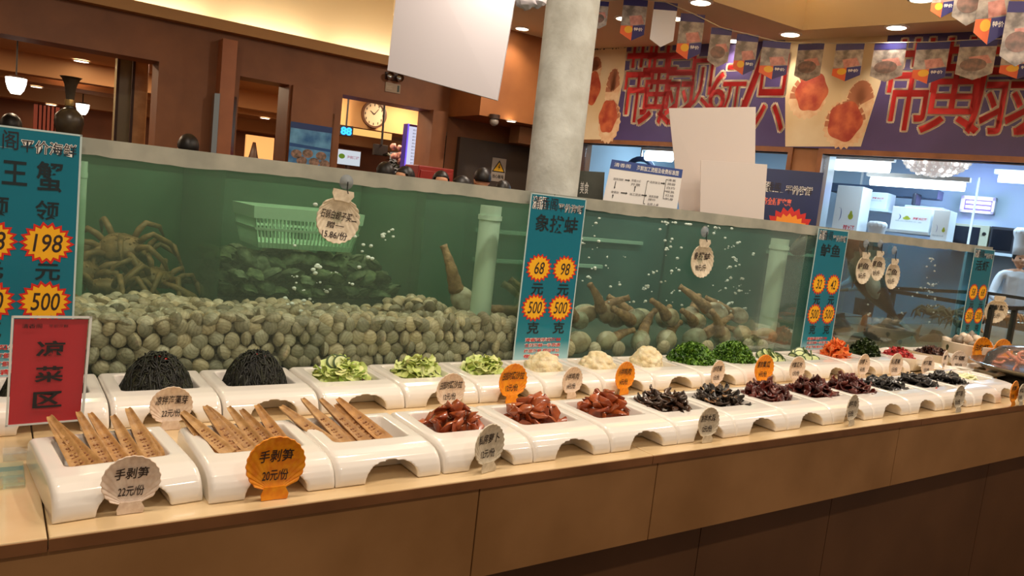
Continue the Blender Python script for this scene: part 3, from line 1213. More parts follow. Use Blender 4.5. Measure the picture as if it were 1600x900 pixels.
M_LETT = mat('lettuce', (240, 240, 196), 0.4, (206, 220, 130), 25.0, 0.35, 0.7, island=[(255, 255, 255), (225, 240, 190), (255, 255, 235), (190, 220, 140)], sss=0.15)
M_PURP = mat('purple_leaf', (60, 34, 36), 0.4, (90, 50, 48), 40.0)
LT = ['pale green lettuce salad topped with cucumber, left of the other lettuce', 'pale green lettuce salad behind the white shell card', 'pale green lettuce salad left of the potato mash']
for k in range(3):
    c = wellpos('b', 3 + k)
    tag(leaf_heap('lettuce_salad', M_LETT, c + Vector((-.004, 0, 0)), 0.070, 0.060, 0.072 if k < 2 else 0.066, 130, 0.040, 70 + k), LT[k], 'lettuce salad', 'lettuce salads', 'stuff')
    tag(leaf_heap('purple_leaves', M_PURP, c + Vector((0.045 - 0.03 * k, -0.045, 0.012)), 0.026, 0.010, 0.012, 14, 0.022, 90 + k, core=False),
        'dark purple leaf scraps at the edge of the %s lettuce salad' % ('cucumber-topped', 'middle', 'rightmost')[k], 'leaves', 'purple leaf scraps', 'stuff')
M_CUCS = mat('cucumber_skin', (44, 66, 30), 0.35, (66, 92, 40), 60.0)
M_CUCF = mat('cucumber_flesh', (206, 220, 150), 0.3, (226, 234, 184), 50.0)


def cucumber_slice(r=0.021, th=0.005):
    o = part('cucumber_slice', G().lathe([(r, -th / 2), (r, th / 2)], 22), M_CUCS, None, smooth=40)
    part('flesh', G().lathe([(r * 0.80, -th / 2 - 0.0004), (r * 0.80, th / 2 + 0.0004)], 22), M_CUCF, o, smooth=40)
    return o


cs = cucumber_slice()
c = wellpos('b', 3)
cs.location = (c.x - 0.014, c.y - 0.018, c.z + 0.074)
cs.rotation_euler = (radians(58), radians(-8), 0)
tag(cs, 'front cucumber slice standing on the first lettuce salad', 'cucumber')
dup(cs, (c.x - 0.026, c.y - 0.004, c.z + 0.073), (radians(50), radians(-25), 0.3), 'rear cucumber slice half hidden on the first lettuce salad')
for k, nm in ((11, 'beside the curly greens'), (12, 'beside the carrot')):
    c = wellpos('b', k)
    rr = random.Random(k)
    for i in range(14):
        a = 2.4 * i
        q = sqrt((i + .5) / 14)
        dup(cs, (c.x + 0.058 * q * cos(a), c.y + 0.045 * q * sin(a), c.z + 0.022 + 0.034 * (1 - q * q)), (radians(rr.uniform(35, 75)), radians(rr.uniform(-40, 40)), rr.uniform(-1.2, 1.2)),
            'cucumber slice with dark skin in the dish ' + nm, 'cucumber slices in the dish ' + nm, scale=1.05)


# mash: one lumpy mound
def mash(name, m, c, rx, ry, h, seed):
    r = random.Random(seed)
    g = G()
    g.blob((c.x, c.y, c.z + 0.004), (rx, ry, h), 28, 20, 0.0, rnd=r)
    for k in range(70):
        a = r.uniform(0, 6.28)
        p = r.uniform(0.1, 1.5)
        s = r.uniform(.008, .014)
        g.blob((c.x + rx * 0.92 * sin(p) * cos(a), c.y + ry * 0.92 * sin(p) * sin(a), c.z + 0.004 + h * 0.95 * cos(p)), (s, s, s * 0.8), 8, 6, 0.1, rnd=r)
    g.v = [(x, y, max(z, c.z)) for x, y, z in g.v]
    o = part('tmp', g, None)
    rm = o.modifiers.new('r', 'REMESH')
    rm.mode = 'VOXEL'
    rm.voxel_size = 0.0028
    sm = o.modifiers.new('s', 'SMOOTH')
    sm.iterations = 2
    me = evaluated(o, name)
    me.shade_smooth()
    return link_mesh(name, me, m)


M_MASH = mat('cream_mash', (244, 234, 200), 0.45, (230, 210, 160), 40.0, bump=0.4, bscale=160, sss=0.2)
ML = ['mound of cream potato mash with red topping below the geoduck sign', 'mound of cream potato mash between two other mash mounds', 'tallest mound of cream mash beside the curly greens']
for k in range(3):
    c = wellpos('b', 6 + k)
    tag(mash('potato_mash', M_MASH, c + Vector((-.006, 0, 0.006)), 0.063, 0.057, (0.070, 0.066, 0.080)[k], 40 + k), ML[k], 'mash', 'mounds of mash')
    for j in range(3):
        o = link_mesh('chili_bit', chunk_mesh('chili_bit', (.010, .005, .003), 60 + 3 * k + j, M_CHILI if k == 0 else mat('brown_crumb', (150, 84, 60), 0.5)), None)
        o.location = (c.x - 0.006 + (0.006, 0.022, -0.012)[j], c.y - 0.016 + 0.012 * j, c.z + (0.076, 0.068, 0.074)[j] - 0.004 + (0, -0.004, 0.008)[k])
        tag(o, '%s bit on top of the %s mash mound' % ('red' if k == 0 else 'brown', ('red-topped', 'middle', 'tallest')[k]), 'garnish', 'garnish on the %s mash mound' % ('red-topped', 'middle', 'tallest')[k])

M_GREEN = mat('curly_greens', (130, 176, 68), 0.45, (70, 118, 40), 40.0, island=[(255, 255, 255), (150, 170, 130), (255, 255, 190), (90, 120, 80)])
for k, w in ((9, 'beside the mash'), (10, 'beside the cucumber')):
    c = wellpos('b', k)
    tag(leaf_heap('curly_greens', M_GREEN, c + Vector((-0.006, -0.006, 0.002)), 0.106 if k == 9 else 0.098, 0.088, 0.094, 1100, 0.017, 20 + k, ruffle=1.2), 'bushy heap of curly green leaves ' + w, 'greens', 'heaps of curly greens', 'stuff')
M_CARROT = mat('carrot_curl', (244, 142, 70), 0.4, (230, 110, 48), 40.0, island=[(255, 255, 255), (255, 215, 190)])
cr = [strip_mesh('carrot_curl', .045, .022, 2.0 + .3 * k, 300 + k, M_CARROT, .0025) for k in range(4)]
pile('b', 13, cr, 'carrot_curl', 'orange carrot curl in the heap beside the dark green leaves', 'carrot', 'carrot curls', 38, 0.060, 0.054, 0.072, 301, tilt=70, base=0.018)
pile('b', 13, cr, 'carrot_curl', 'orange carrot curl in the heap beside the dark green leaves', 'carrot', 'carrot curls', 18, 0.044, 0.040, 0.036, 302, tilt=40, base=0.014)
M_DKG = mat('dark_leaves', (74, 90, 44), 0.35, (40, 56, 28), 40.0, island=[(255, 255, 255), (140, 160, 120), (200, 220, 150)])
c = wellpos('b', 14)
tag(leaf_heap('dark_green_leaves', M_DKG, c, 0.074, 0.066, 0.094, 520, 0.022, 44, ruffle=0.8), 'heap of dark green chopped leaves beside the carrot curls', 'greens', kind='stuff')

# ------------------------------------------------------------------ scallop-shell price cards
M_SHW = mat('white_shell', (232, 214, 196), 0.45, (214, 190, 170), 9.0, bump=0.1)
M_SHO = mat('orange_shell', (244, 160, 22), 0.42, (228, 128, 14), 9.0, bump=0.1)
M_SHG = mat('grey_shell', (222, 210, 186), 0.45, (196, 182, 156), 9.0, bump=0.1)
BR, BCZ, BK = 0.44, 0.56, 0.10                  # bowl radius, centre height and depth of a shell one unit high


def bowl(x, z):
    return BK * max(0.0, 1 - (x * x + (z - BCZ) ** 2) / (BR * BR)) ** 0.8


def shell_mesh(name, m, wide=1.0):
    NA, NR = 88, 9
    vs, fs = [], []
    h = Vector((0, 0, 0.10))
    for i in range(NA + 1):
        a = radians(-138 + 276 * i / NA)
        rib = 1 + 0.018 * cos(i * 2 * pi / 5.0)
        e = Vector((BR * 1.04 * wide * sin(a) * rib, 0, BCZ + BR * cos(a) * rib))
        for j in range(NR + 1):
            t = j / NR
            p = h + (e - h) * t
            y = bowl(p.x / wide, p.z) - 0.006 * t * cos(i * 2 * pi / 5.0) * (0.4 + 0.6 * t)
            vs.append((p.x, y, p.z))
    for i in range(NA):
        for j in range(NR):
            a = i * (NR + 1) + j
            fs.append((a, a + 1, a + NR + 2, a + NR + 1))
    g = G().add(vs, fs)
    # hinge ears it stands on
    for s in (-1, 1):
        g.add([(0, 0.0, 0.0), (s * 0.20, -0.01, 0.0), (s * 0.215, -0.02, 0.09), (s * 0.155 * wide, 0.0, 0.21), (0, 0.0, 0.20)], [(0, 1, 2, 3, 4)])
    o = part('tmp', g, m, None, smooth=True)
    so = o.modifiers.new('s', 'SOLIDIFY')
    so.thickness = 0.022
    so.offset = -1 if False else 0
    me = evaluated(o, name)
    me.shade_smooth()
    me.set_sharp_from_angle(angle=radians(60))
    return me


SHM = {'w': shell_mesh('shell_card', M_SHW), 'o': shell_mesh('shell_card', M_SHO), 'g': shell_mesh('shell_card', M_SHG, 0.92)}


def shell(kind, loc, H, yaw, lines, label, group, tilt=-6, hang=False, roll=0.0, bold=0.012):
    o = link_mesh('shell_card', SHM[kind], None)
    g = G()
    for body, x0, z1, x1, z0 in lines:
        vs, fs = text_mesh(body, bold)
        pts = []
        for a, b in vs:
            x = x0 + (x1 - x0) * a
            z = z1 + (z0 - z1) * b
            if hang:
                x, z = -x, 2 * BCZ - z           # written upside down on a shell hung by its hinge
            y = bowl(x, z) - 0.026
            pts.append((x + 0.02 * (1 - b) * (-1 if hang else 1), y, z))
        g.add(pts, fs)
    part('lettering', g, M_INK, o)
    o.scale = (H, H, H)
    o.location = loc
    r = Matrix.Rotation(radians(yaw), 4, 'Z') @ Matrix.Rotation(radians(roll + (180 if hang else 0)), 4, 'Y') @ Matrix.Rotation(radians(tilt), 4, 'X')
    o.rotation_euler = r.to_euler()
    return tag(o, label, 'price card', group)


def two(a, b, w=0.30):
    return [(a, -w, 0.78, w, 0.58), (b, -0.2, 0.46, 0.2, 0.29)]


GF = 'shell price cards of the front row'
GB = 'shell price cards of the back row'


def on_counter(u, v):
    return atZ(u, v, CT)


def shell_at(kind, u, v, hpx, yaw, lines, label, group, tilt=-2):
    p = atZ(u, v, CT)
    d = (p - CAM).dot(fwd)
    shell(kind, (p.x, p.y, CT + 0.001), hpx * d / F, yaw, lines, label, group, tilt)


shell_at('w', 203, 803, 92, 0, two('手剥笋', '22元/份', 0.26), 'white shell price card before the left bamboo dish, 22 on it', GF)
shell_at('o', 428, 781, 100, -2, two('手剥笋', '20元/份', 0.26), 'big orange shell price card before the bamboo dishes', GF)
shell_at('g', 762, 738, 76, 13, two('私房萝卜', '12元/份'), 'greyish shell price card before the middle of the radish dishes', GF)
shell_at('g', 1104, 692, 56, 0, two('凉拌木耳', '12元/份'), 'greyish shell price card before the brown and black fungus dishes', GF)
shell_at('g', 1329, 666, 50, 9, two('凉拌牛肉', '22元/份'), 'edge-on shell price card before the dark red dishes', GF)
shell_at('g', 1496, 645, 43, 2, two('凉拌海带', '12元/份'), 'edge-on shell price card before the black food dishes', GF)
shell_at('o', 1582, 635, 40, 6, two('凉拌笋', '12元/份'), 'orange edge-on shell price card at the far end of the counter edge', GF)
shell_at('g', 1594, 634, 34, 4, two('凉拌瓜', '12元/份'), 'grey edge-on shell price card at the far end of the counter edge', GF)
shell_at('w', 266, 672, 68, 0, two('凉拌海藻芽', '22元/份', 0.34), 'white shell price card before the seaweed dishes of the back row', GB)
shell_at('w', 702, 643, 60, 7, two('田园时蔬沙拉', '12元/份', 0.36), 'white shell price card before the lettuce salads', GB)
shell_at('o', 799, 630, 62, 6, two('田园时蔬沙拉', '12元/份', 0.36), 'orange shell price card before the rightmost lettuce salad', GB)
shell_at('w', 892, 623, 50, 9, two('小拌鸡肉', '14元/份'), 'white shell price card before the left and middle mash mounds', GB)
shell_at('o', 974, 617, 52, 9, two('小拌鸡肉', '14元/份'), 'orange shell price card before the tallest mash mound', GB)
shell_at('w', 1119, 607, 44, 10, two('凉拌苦菊', '12元/份'), 'white shell price card before the curly greens', GB)
shell_at('o', 1191, 604, 50, 0, two('蓑衣黄瓜', '14元/份'), 'orange shell price card rising behind the first dark red slices', GB)
shell_at('w', 1243, 600, 43, 0, two('拌黄瓜片', '12元/份'), 'white shell price card between the cucumber and the carrot curls', GB)
shell_at('w', 1347, 593, 40, 4, two('凉拌萝卜', '14元/份'), 'white shell price card before the dark green leaves', GB)
shell_at('w', 1397, 594, 42, 0, two('拌心里美', '12元/份'), 'white shell price card between the dark green leaves and the square plates', GB)
shell_at('w', 1447, 592, 36, -5, two('拌海蜇', '12元/份'), 'white shell price card beside the star-shaped plate', GB)
shell_at('w', 1474, 584, 36, 14, two('拌海螺', '12元/份'), 'white edge-on shell price card before the spotted bowl', GB)

# cards hung on the tank glass by suction hooks
M_SUCT = glass('suction_cup', (0.78, 0.82, 0.84), (0.5, 0.55, 0.6), 0.35, 0.6)
M_HOOK = mat('dark_hook', (40, 36, 34), 0.4, metal=0.6)


def hung(kind, u, v, hpx, lines, label, u2, v2, roll=0):
    p = atY(u, v, TF - 0.013)                    # hinge end (top)
    d = (p - CAM).dot(fwd)
    H = hpx * d / F
    q = atY(u2, v2, TF - 0.0085)
    s = thing('suction_hook', 'clear suction hook of the ' + label.replace(' hanging', '').split(',')[0], 'hook', (q.x, q.y, q.z), 'suction hooks on the tank glass')
    part('cup', G().lathe([(0.021, 0), (0.02, 0.002), (0.009, 0.008), (0.006, 0.012)], 20, Matrix.Translation(q) @ Matrix.Rotation(radians(90), 4, 'X')), M_SUCT, s, smooth=True)
    part('hook', G().tube([(q.x, q.y - 0.012, q.z), (q.x, q.y - 0.012, p.z + 0.004), (q.x + 0.001, q.y - 0.018, p.z - 0.008)], 0.0016, 6), M_HOOK, s)
    shell(kind, (p.x, p.y - 0.004, p.z), H, 0, lines, label, 'shell price cards hung on the tanks', tilt=2, hang=True, roll=roll)


hung('g', 536, 297, 84, [('石锅白蚬子买二', -.36, .72, .36, .56), ('赠一', -.2, .51, .14, .39), ('15.86/份', -.28, .35, .22, .20)],
     'shell price card hanging on the clam tank, 15.86 written on it', 541, 284, roll=6)
hung('g', 1100, 374, 60, two('象拔蚌', '98元/斤'), 'shell price card hanging on the geoduck tank', 1101, 362)
hung('g', 1352, 394, 50, two('鲈鱼', '58元/斤'), 'leftmost of three shell price cards hanging on the fish tank', 1353, 380)
hung('g', 1374, 392, 47, two('草鱼', '38元/斤'), 'middle of three shell price cards hanging on the fish tank', 1375, 380)
hung('g', 1397, 404, 48, two('黑鱼', '42元/斤'), 'rightmost of three shell price cards hanging on the fish tank', 1397, 391)

# ------------------------------------------------------------------ teal price signs on the tank glass
def sign_mat():
    m = mat('teal_print', (0, 112, 134), 0.3, coat=0.3)
    nt = m.node_tree
    b = nt.nodes['Principled BSDF']
    tc = nt.nodes.new('ShaderNodeTexCoord')
    sp = nt.nodes.new('ShaderNodeSeparateXYZ')
    r = nt.nodes.new('ShaderNodeValToRGB')
    e = r.color_ramp.elements                    # printed: the teal runs out to pale blue at the foot of the sheet
    e[0].position, e[0].color = 0.0, lin((176, 218, 224))
    e[1].position, e[1].color = 0.12, lin((0, 132, 152))
    x = e.new(0.3)
    x.color = lin((0, 110, 132))
    nt.links.new(tc.outputs['Generated'], sp.inputs[0])
    nt.links.new(sp.outputs['Z'], r.inputs['Fac'])
    nt.links.new(r.outputs['Color'], b.inputs['Base Color'])
    return m


M_TEAL = sign_mat()
M_SHEETEDGE = mat('sheet_edge', (186, 206, 206), 0.4)
M_BRED = mat('burst_red', (206, 34, 26), 0.45)
M_BYEL = mat('burst_yellow', (240, 178, 26), 0.45)
M_LETW = mat('lettering_white', (240, 236, 230), 0.5)
M_LETD = mat('lettering_dark', (36, 26, 34), 0.5)
M_LETK = mat('lettering_black', (14, 34, 40), 0.5)
M_LETR = mat('lettering_red', (214, 44, 40), 0.5)


def price_sign(x0, x1, z0, z1, label, names, prices, off=0.0):
    y = TF - 0.0125 - off
    q = Quad((x0, y, z1), (x1, y, z1), (x1, y, z0), (x0, y, z0))
    t = thing('price_sign', label, 'sign', ((x0 + x1) / 2, y, z0), 'teal price signs on the tanks')
    part('panel', q.board(G(), 0.002), M_TEAL, t)
    g = G()
    for uv in (((-.012, -.004), (1.012, -.004), (1.012, .003), (-.012, .003)), ((-.014, -.004), (.004, -.004), (.004, 1), (-.014, 1)), ((.996, -.004), (1.014, -.004), (1.014, 1), (.996, 1))):
        q.board(g, 0.0022, 0.0002, uv)
    part('clear_edge', g, M_SHEETEDGE, t)
    gw, gd = G(), G()
    q.text(gw, '清香阁', 0.03, 0.012, 0.48, 0.085, 0.0008, bold=0.04)
    q.text(gd, '清香阁', 0.03, 0.012, 0.48, 0.085, 0.0012, bold=0.0)
    q.text(gw, '平价海鲜', 0.50, 0.040, 0.97, 0.09, 0.0008, bold=0.04)
    q.text(gd, '平价海鲜', 0.50, 0.040, 0.97, 0.09, 0.0012, bold=0.0)
    for body, u0, v0, u1, v1 in names:
        gk = G()
        q.text(gk, body, u0, v0, u1, v1, 0.0009, bold=0.015)
        part('name_lettering', gk, M_LETK, t)
    for (cu, cv, p1) in prices:
        gr, gy, gp = G(), G(), G()
        q.burst(gr, cu, cv, 0.24, 0.088, 18, 0.80, 0.0008)
        q.burst(gy, cu, cv, 0.205, 0.074, 18, 0.80, 0.0011)
        b = part('price_burst', gr, M_BRED, t)
        part('burst_face', gy, M_BYEL, b)
        q.text(gp, p1, cu - 0.12 if len(p1) > 2 else cu - 0.085, cv - 0.036, cu + 0.12 if len(p1) > 2 else cu + 0.085, cv + 0.036, 0.0014, bold=0.008, shear=0.02)
        part('price', gp, M_INK, b)
    for cu in sorted({p[0] for p in prices}):
        for ch, va, vb in (('元', 0.53, 0.595), ('克', 0.765, 0.835)):
            gk = G()
            q.text(gk, ch, cu - 0.09, va, cu + 0.12, vb, 0.0009, bold=0.02)
            part('unit_lettering', gk, M_LETK, t)
    part('header_outline', gw, M_LETW, t)
    part('header_lettering', gd, M_LETD, t)
    gw2, gr2 = G(), G()
    for i, ln in enumerate(('清香阁平价海鲜', '主打海鲜一手货源', '绝佳海鲜 超低平价', '敬请品尝')):
        for gg, bd, of in ((gw2, 0.09, 0.0008), (gr2, 0.012, 0.0011)):
            q.text(gg, ln, 0.17, 0.862 + 0.034 * i, 0.83, 0.884 + 0.034 * i, of, bold=bd)
    part('slogan_outline', gw2, M_LETW, t)
    part('slogan_lettering', gr2, M_LETR, t)
    return t


A, B2 = 0.27, 0.75
price_sign(-0.052, 0.164, 0.945, 1.478, 'teal price sign at far left with 198 and 500 in yellow bursts',
           [('王', 0.36, 0.13, 0.56, 0.22), ('蟹', 0.64, 0.12, 0.86, 0.235), ('领', 0.22, 0.27, 0.42, 0.35), ('领', 0.64, 0.275, 0.84, 0.35)],
           [(A, 0.445, '198'), (B2, 0.445, '198'), (A, 0.685, '500'), (B2, 0.685, '500')], 0.012)
price_sign(1.374, 1.589, 0.945, 1.470, 'teal price sign with 68 and 98 in bursts, below the white post',
           [('象拔蚌', 0.12, 0.115, 0.90, 0.215)], [(A, 0.435, '68'), (B2, 0.435, '98'), (A, 0.675, '500'), (B2, 0.675, '500')], 0.012)
price_sign(2.855, 3.068, 0.930, 1.468, 'teal price sign with 32 and 42 in bursts, between geoduck and fish tanks',
           [('鲈鱼', 0.16, 0.115, 0.82, 0.215)], [(A, 0.435, '32'), (B2, 0.435, '42'), (A, 0.675, '500'), (B2, 0.675, '500')], 0.012)
price_sign(4.220, 4.434, 0.935, 1.460, 'teal price sign at the right end of the fish tanks',
           [('活虾', 0.16, 0.115, 0.82, 0.215)], [(A, 0.435, '58'), (B2, 0.435, '68'), (A, 0.675, '500'), (B2, 0.675, '500')], 0.012)

# red sign in a clear stand
ry = 1.56
tl, tr, br, bl = atY(18, 493, ry + 0.02), atY(144, 494, ry + 0.02), atY(130, 657, ry - 0.012), atY(8, 667, ry - 0.012)
t = thing('table_sign', 'red sign in a clear stand at the left end of the dishes', 'sign', ((bl.x + br.x) / 2, ry, CT))
q = Quad(tl, tr, br, bl)
M_ACR = glass('clear_acrylic', (0.97, 0.98, 0.98), (0.8, 0.8, 0.8), 0.012, 0.35)
part('red_sheet', q.board(G(), 0.001, 0, ((.035, .03), (.955, .03), (.955, .985), (.035, .985))), mat('red_print', (206, 36, 44), 0.35, (186, 26, 36), 3.0), t)
g = G()
q.board(g, 0.003, 0.004)
part('clear_cover', g, M_ACR, t)
g = G()
for uv in (((0, 0), (1, 0), (1, .022), (0, .022)), ((0, 0), (.028, 0), (.028, 1), (0, 1)), ((.965, 0), (1, 0), (1, 1), (.965, 1)), ((0, .985), (1, .985), (1, 1), (0, 1))):
    q.board(g, 0.006, 0.0045, uv)
part('frosted_edge', g, mat('acrylic_edge', (206, 208, 204), 0.3), t)
g = G().box(bl.x - 0.002, br.x + 0.002, ry - 0.045, ry + 0.03, CT + 0.001, CT + 0.004)
g.prism([q.P(0, 1), q.P(1, 1), (br.x, ry - 0.014, CT + 0.003), (bl.x, ry - 0.014, CT + 0.003)], Vector((0, 0.001, 0)), Vector((0, 0.004, 0)))
part('clear_foot', g, M_ACR, t)
g = G()
for i, chh in enumerate('凉菜区'):
    g = G()
    q.text(g, chh, 0.33, 0.235 + 0.235 * i, 0.68, 0.375 + 0.235 * i, 0.0046, bold=0.025)
    part('title_lettering', g, M_BLACK, t)
g = G()
q.text(g, '清香阁', 0.13, 0.075, 0.42, 0.115, 0.0046, bold=0.01)
q.text(g, '平价海鲜', 0.46, 0.08, 0.70, 0.11, 0.0046, bold=0.01)
part('lettering', g, M_BLACK, t)

# glass sheet at the left end of the counter
p = atZ(40, 752, CT + 0.01)
t = tag(part('glass_sheet', G().box(p.x - 0.32, p.x, p.y - 0.003, p.y + 0.10, CT + 0.001, CT + 0.009), glass('glass_sheet', (0.93, 0.98, 0.95), (0.6, 0.75, 0.68), 0.05, 0.6), bev=0.001),
        'sheet of greenish clear glass lying on the counter left of the bamboo dish', 'glass sheet')

# ------------------------------------------------------------------ clams in the left tank
M_CLAM = mat('clam_shell', (238, 228, 208), 0.32, (196, 186, 166), 60.0, 0.3, 0.7, bump=0.25, bscale=200, rings=60.0, island=[(255, 252, 245), (190, 188, 176), (255, 240, 218), (165, 165, 156), (238, 228, 212), (145, 140, 126)])


def clam_mesh(name, seed, rings=10, seg=22):
    r = random.Random(seed)
    W, H, T = 0.0215 * r.uniform(.95, 1.05), 0.0195 * r.uniform(.92, 1.05), 0.0130 * r.uniform(.9, 1.1)
    g = G()
    for s in (-1, 1):
        vs, fs = [], []
        for i in range(rings + 1):
            q = i / rings
            for j in range(seg):
                a = 2 * pi * j / seg
                out = 1 + 0.10 * max(0, cos(a)) ** 6 - 0.05 * abs(sin(a)) ** 8
                x = W * q * sin(a) * out
                z = H * q * cos(a) * out
                cz = 0.16 * H * (1 - q)           # the dome's top leans towards the hinge
                d = T * max(0.0, 1 - q ** 2.3) ** 0.62
                d += 0.0008 * (1 if i % 2 else 0) * (q < 0.97)
                vs.append((x, s * d, z + cz))
        for i in range(rings):
            for j in range(seg):
                f = (i * seg + j, i * seg + (j + 1) % seg, (i + 1) * seg + (j + 1) % seg, (i + 1) * seg + j)
                fs.append(f if s > 0 else f[::-1])
        g.add(vs, fs)
    return g


CL = []
for k in range(4):
    gg = clam_mesh('clam', k)
    me = bpy.data.meshes.new('clam')
    me.from_pydata(gg.v, [], gg.f)
    me.materials.append(M_CLAM)
    me.shade_smooth()
    CL.append(me)
LOW = [clam_mesh('clam', 10 + k, 4, 10) for k in range(3)]
rc = random.Random(11)
spots = []                                        # (distance, location, rotation)


def surf(x, y):
    t = max(0, x - 0.2)
    z = 1.062 - 0.004 * t - 0.075 * max(0, y - 2.02) * t
    z += 0.035 * max(0, 1 - ((x - 1.16) / 0.14) ** 2 - ((y - 2.2) / 0.12) ** 2)
    return z + 0.006 * sin(17 * x + 9 * y)


ys = TF + 0.021
for row, zc in enumerate((0.948, 0.981, 1.014, 1.047)):
    x = -0.30 + (0.018 if row % 2 else 0)
    while x < 1.44:
        rot = (radians(rc.uniform(-26, 26)), radians(rc.uniform(-180, 180)), radians(rc.uniform(-28, 28) + (75 if rc.random() < .28 else 0)))
        spots.append((Vector((x + rc.uniform(-.005, .005), ys + rc.uniform(0, .006), zc + rc.uniform(-.005, .005))), rot, 0))
        x += 0.0375
    x = -0.30 + (0 if row % 2 else 0.018)
    while x < 1.44:                               # a second row behind fills the gaps
        spots.append((Vector((x, ys + 0.030, zc + 0.004)), (rc.uniform(-.5, .5), rc.uniform(0, 6.2), rc.uniform(-.5, .5)), 1))
        x += 0.037
y = TF + 0.03
ri = 0
while y < YR - 0.02:
    x = -0.30 + (0.018 if ri % 2 else 0)
    while x < 1.44:
        fl = rc.random()
        rot = (radians(90 + rc.uniform(-40, 40)) if fl < .75 else rc.uniform(-.5, .5), radians(rc.uniform(-180, 180)) if fl >= .75 else radians(rc.uniform(-25, 25)), rc.uniform(0, 6.28))
        spots.append((Vector((x + rc.uniform(-.007, .007), y + rc.uniform(-.004, .004), surf(x, y) + rc.uniform(-.004, .008))), rot, 0))
        spots.append((Vector((x + 0.018, y + 0.014, surf(x, y) - 0.022)), (rc.uniform(-1, 1), rc.uniform(0, 6), rc.uniform(0, 6)), 1))
        x += 0.0385
    y += 0.034
    ri += 1
vis = [s for s in spots if s[2] == 0 and s[0].x > 0.10]
vis.sort(key=lambda s: (s[0] - CAM).length + (0.5 if s[0].y > TF + 0.10 else 0.0))
own = vis[:300]
ids = set(id(s) for s in own)
for k, (p, rot, _) in enumerate(own):
    o = bpy.data.objects.new('clam', CL[k % 4])
    COL.objects.link(o)
    o.location, o.rotation_euler = p, rot
    s = rc.uniform(.95, 1.16)
    o.scale = (s, s, s)
    tag(o, 'grey-white live clam heaped in the front of the left tank', 'clam', 'clams heaped in the left tank')
g = G()
for k, s in enumerate(spots):
    if id(s) in ids:
        continue
    p, rot, _ = s
    lw = LOW[k % 3]
    from mathutils import Euler
    g.add(lw.v, lw.f, Matrix.Translation(p) @ Euler(rot).to_matrix().to_4x4())
tag(part('clam_bed', g, M_CLAM, None, smooth=True), 'bed of smaller and farther grey clams filling the left tank', 'clams', kind='stuff')

# brown crab heap behind the clams: legs and backs
M_CRAB = mat('brown_crab', (190, 140, 98), 0.45, (136, 98, 66), 30.0, bump=0.3)


def crab(loc, yaw, sc, label, tilt=0):
    t = thing('king_crab', label, 'crab', loc, 'crabs in the left tank')
    r = random.Random(int(loc[0] * 1000))
    g = G().blob((0, 0, 0), (0.075, 0.065, 0.035), 16, 10, 0.05, rnd=r)
    for k in range(26):
        a, p = r.uniform(0, 6.28), r.uniform(0, 1.3)
        g.blob((0.073 * sin(p) * cos(a), 0.063 * sin(p) * sin(a), 0.034 * cos(p)), 0.005, 6, 4, rnd=r)
    part('carapace', g, M_CRAB, t, smooth=True, local=True)
    for s in (-1, 1):
        for k in range(4):
            a = radians(-50 + 34 * k)
            d = Vector((s * cos(a), sin(a), 0))
            p0 = d * 0.055
            p1 = d * 0.115 + Vector((0, 0, 0.045))
            p2 = d * 0.165 + Vector((0, 0, -0.005))
            p3 = d * 0.18 + Vector((0, -0.01, -0.07))
            part('leg', G().tube([p0, p0 * .5 + p1 * .5 + Vector((0, 0, .01)), p1, p2, p3], [0.011, 0.012, 0.011, 0.009, 0.003], 7), M_CRAB, t, smooth=True, local=True)
        part('claw', G().tube([(s * 0.05, -0.04, 0), (s * 0.10, -0.10, 0.02), (s * 0.07, -0.16, 0.0), (s * 0.04, -0.20, -0.01)], [0.011, 0.012, 0.020, 0.004], 8), M_CRAB, t, smooth=True, local=True)
    t.rotation_euler = (radians(tilt), 0, radians(yaw))
    t.scale = (sc, sc, sc)
    return t


for i, (x, y, z, yaw, sc, w, tl_) in enumerate(((0.22, 2.56, 1.10, 20, 0.95, 'leftmost brown crab behind the clams, close to the sign', 25), (0.34, 2.60, 1.17, -25, 0.85, 'topmost brown crab of the heap behind the clams', 40),
                                          (0.44, 2.52, 1.09, 60, 0.8, 'right brown crab of the heap behind the clams', 20), (0.05, 2.58, 1.12, 130, 0.9, 'brown crab half behind the leftmost price sign', 15),
                                          (0.30, 2.48, 1.06, 150, 0.8, 'lowest brown crab of the heap, just behind the clams', 10), (0.38, 2.66, 1.13, 200, 0.85, 'rearmost brown crab of the heap in the left tank', 30))):
    crab((x, y, z), yaw, sc, w, tl_)

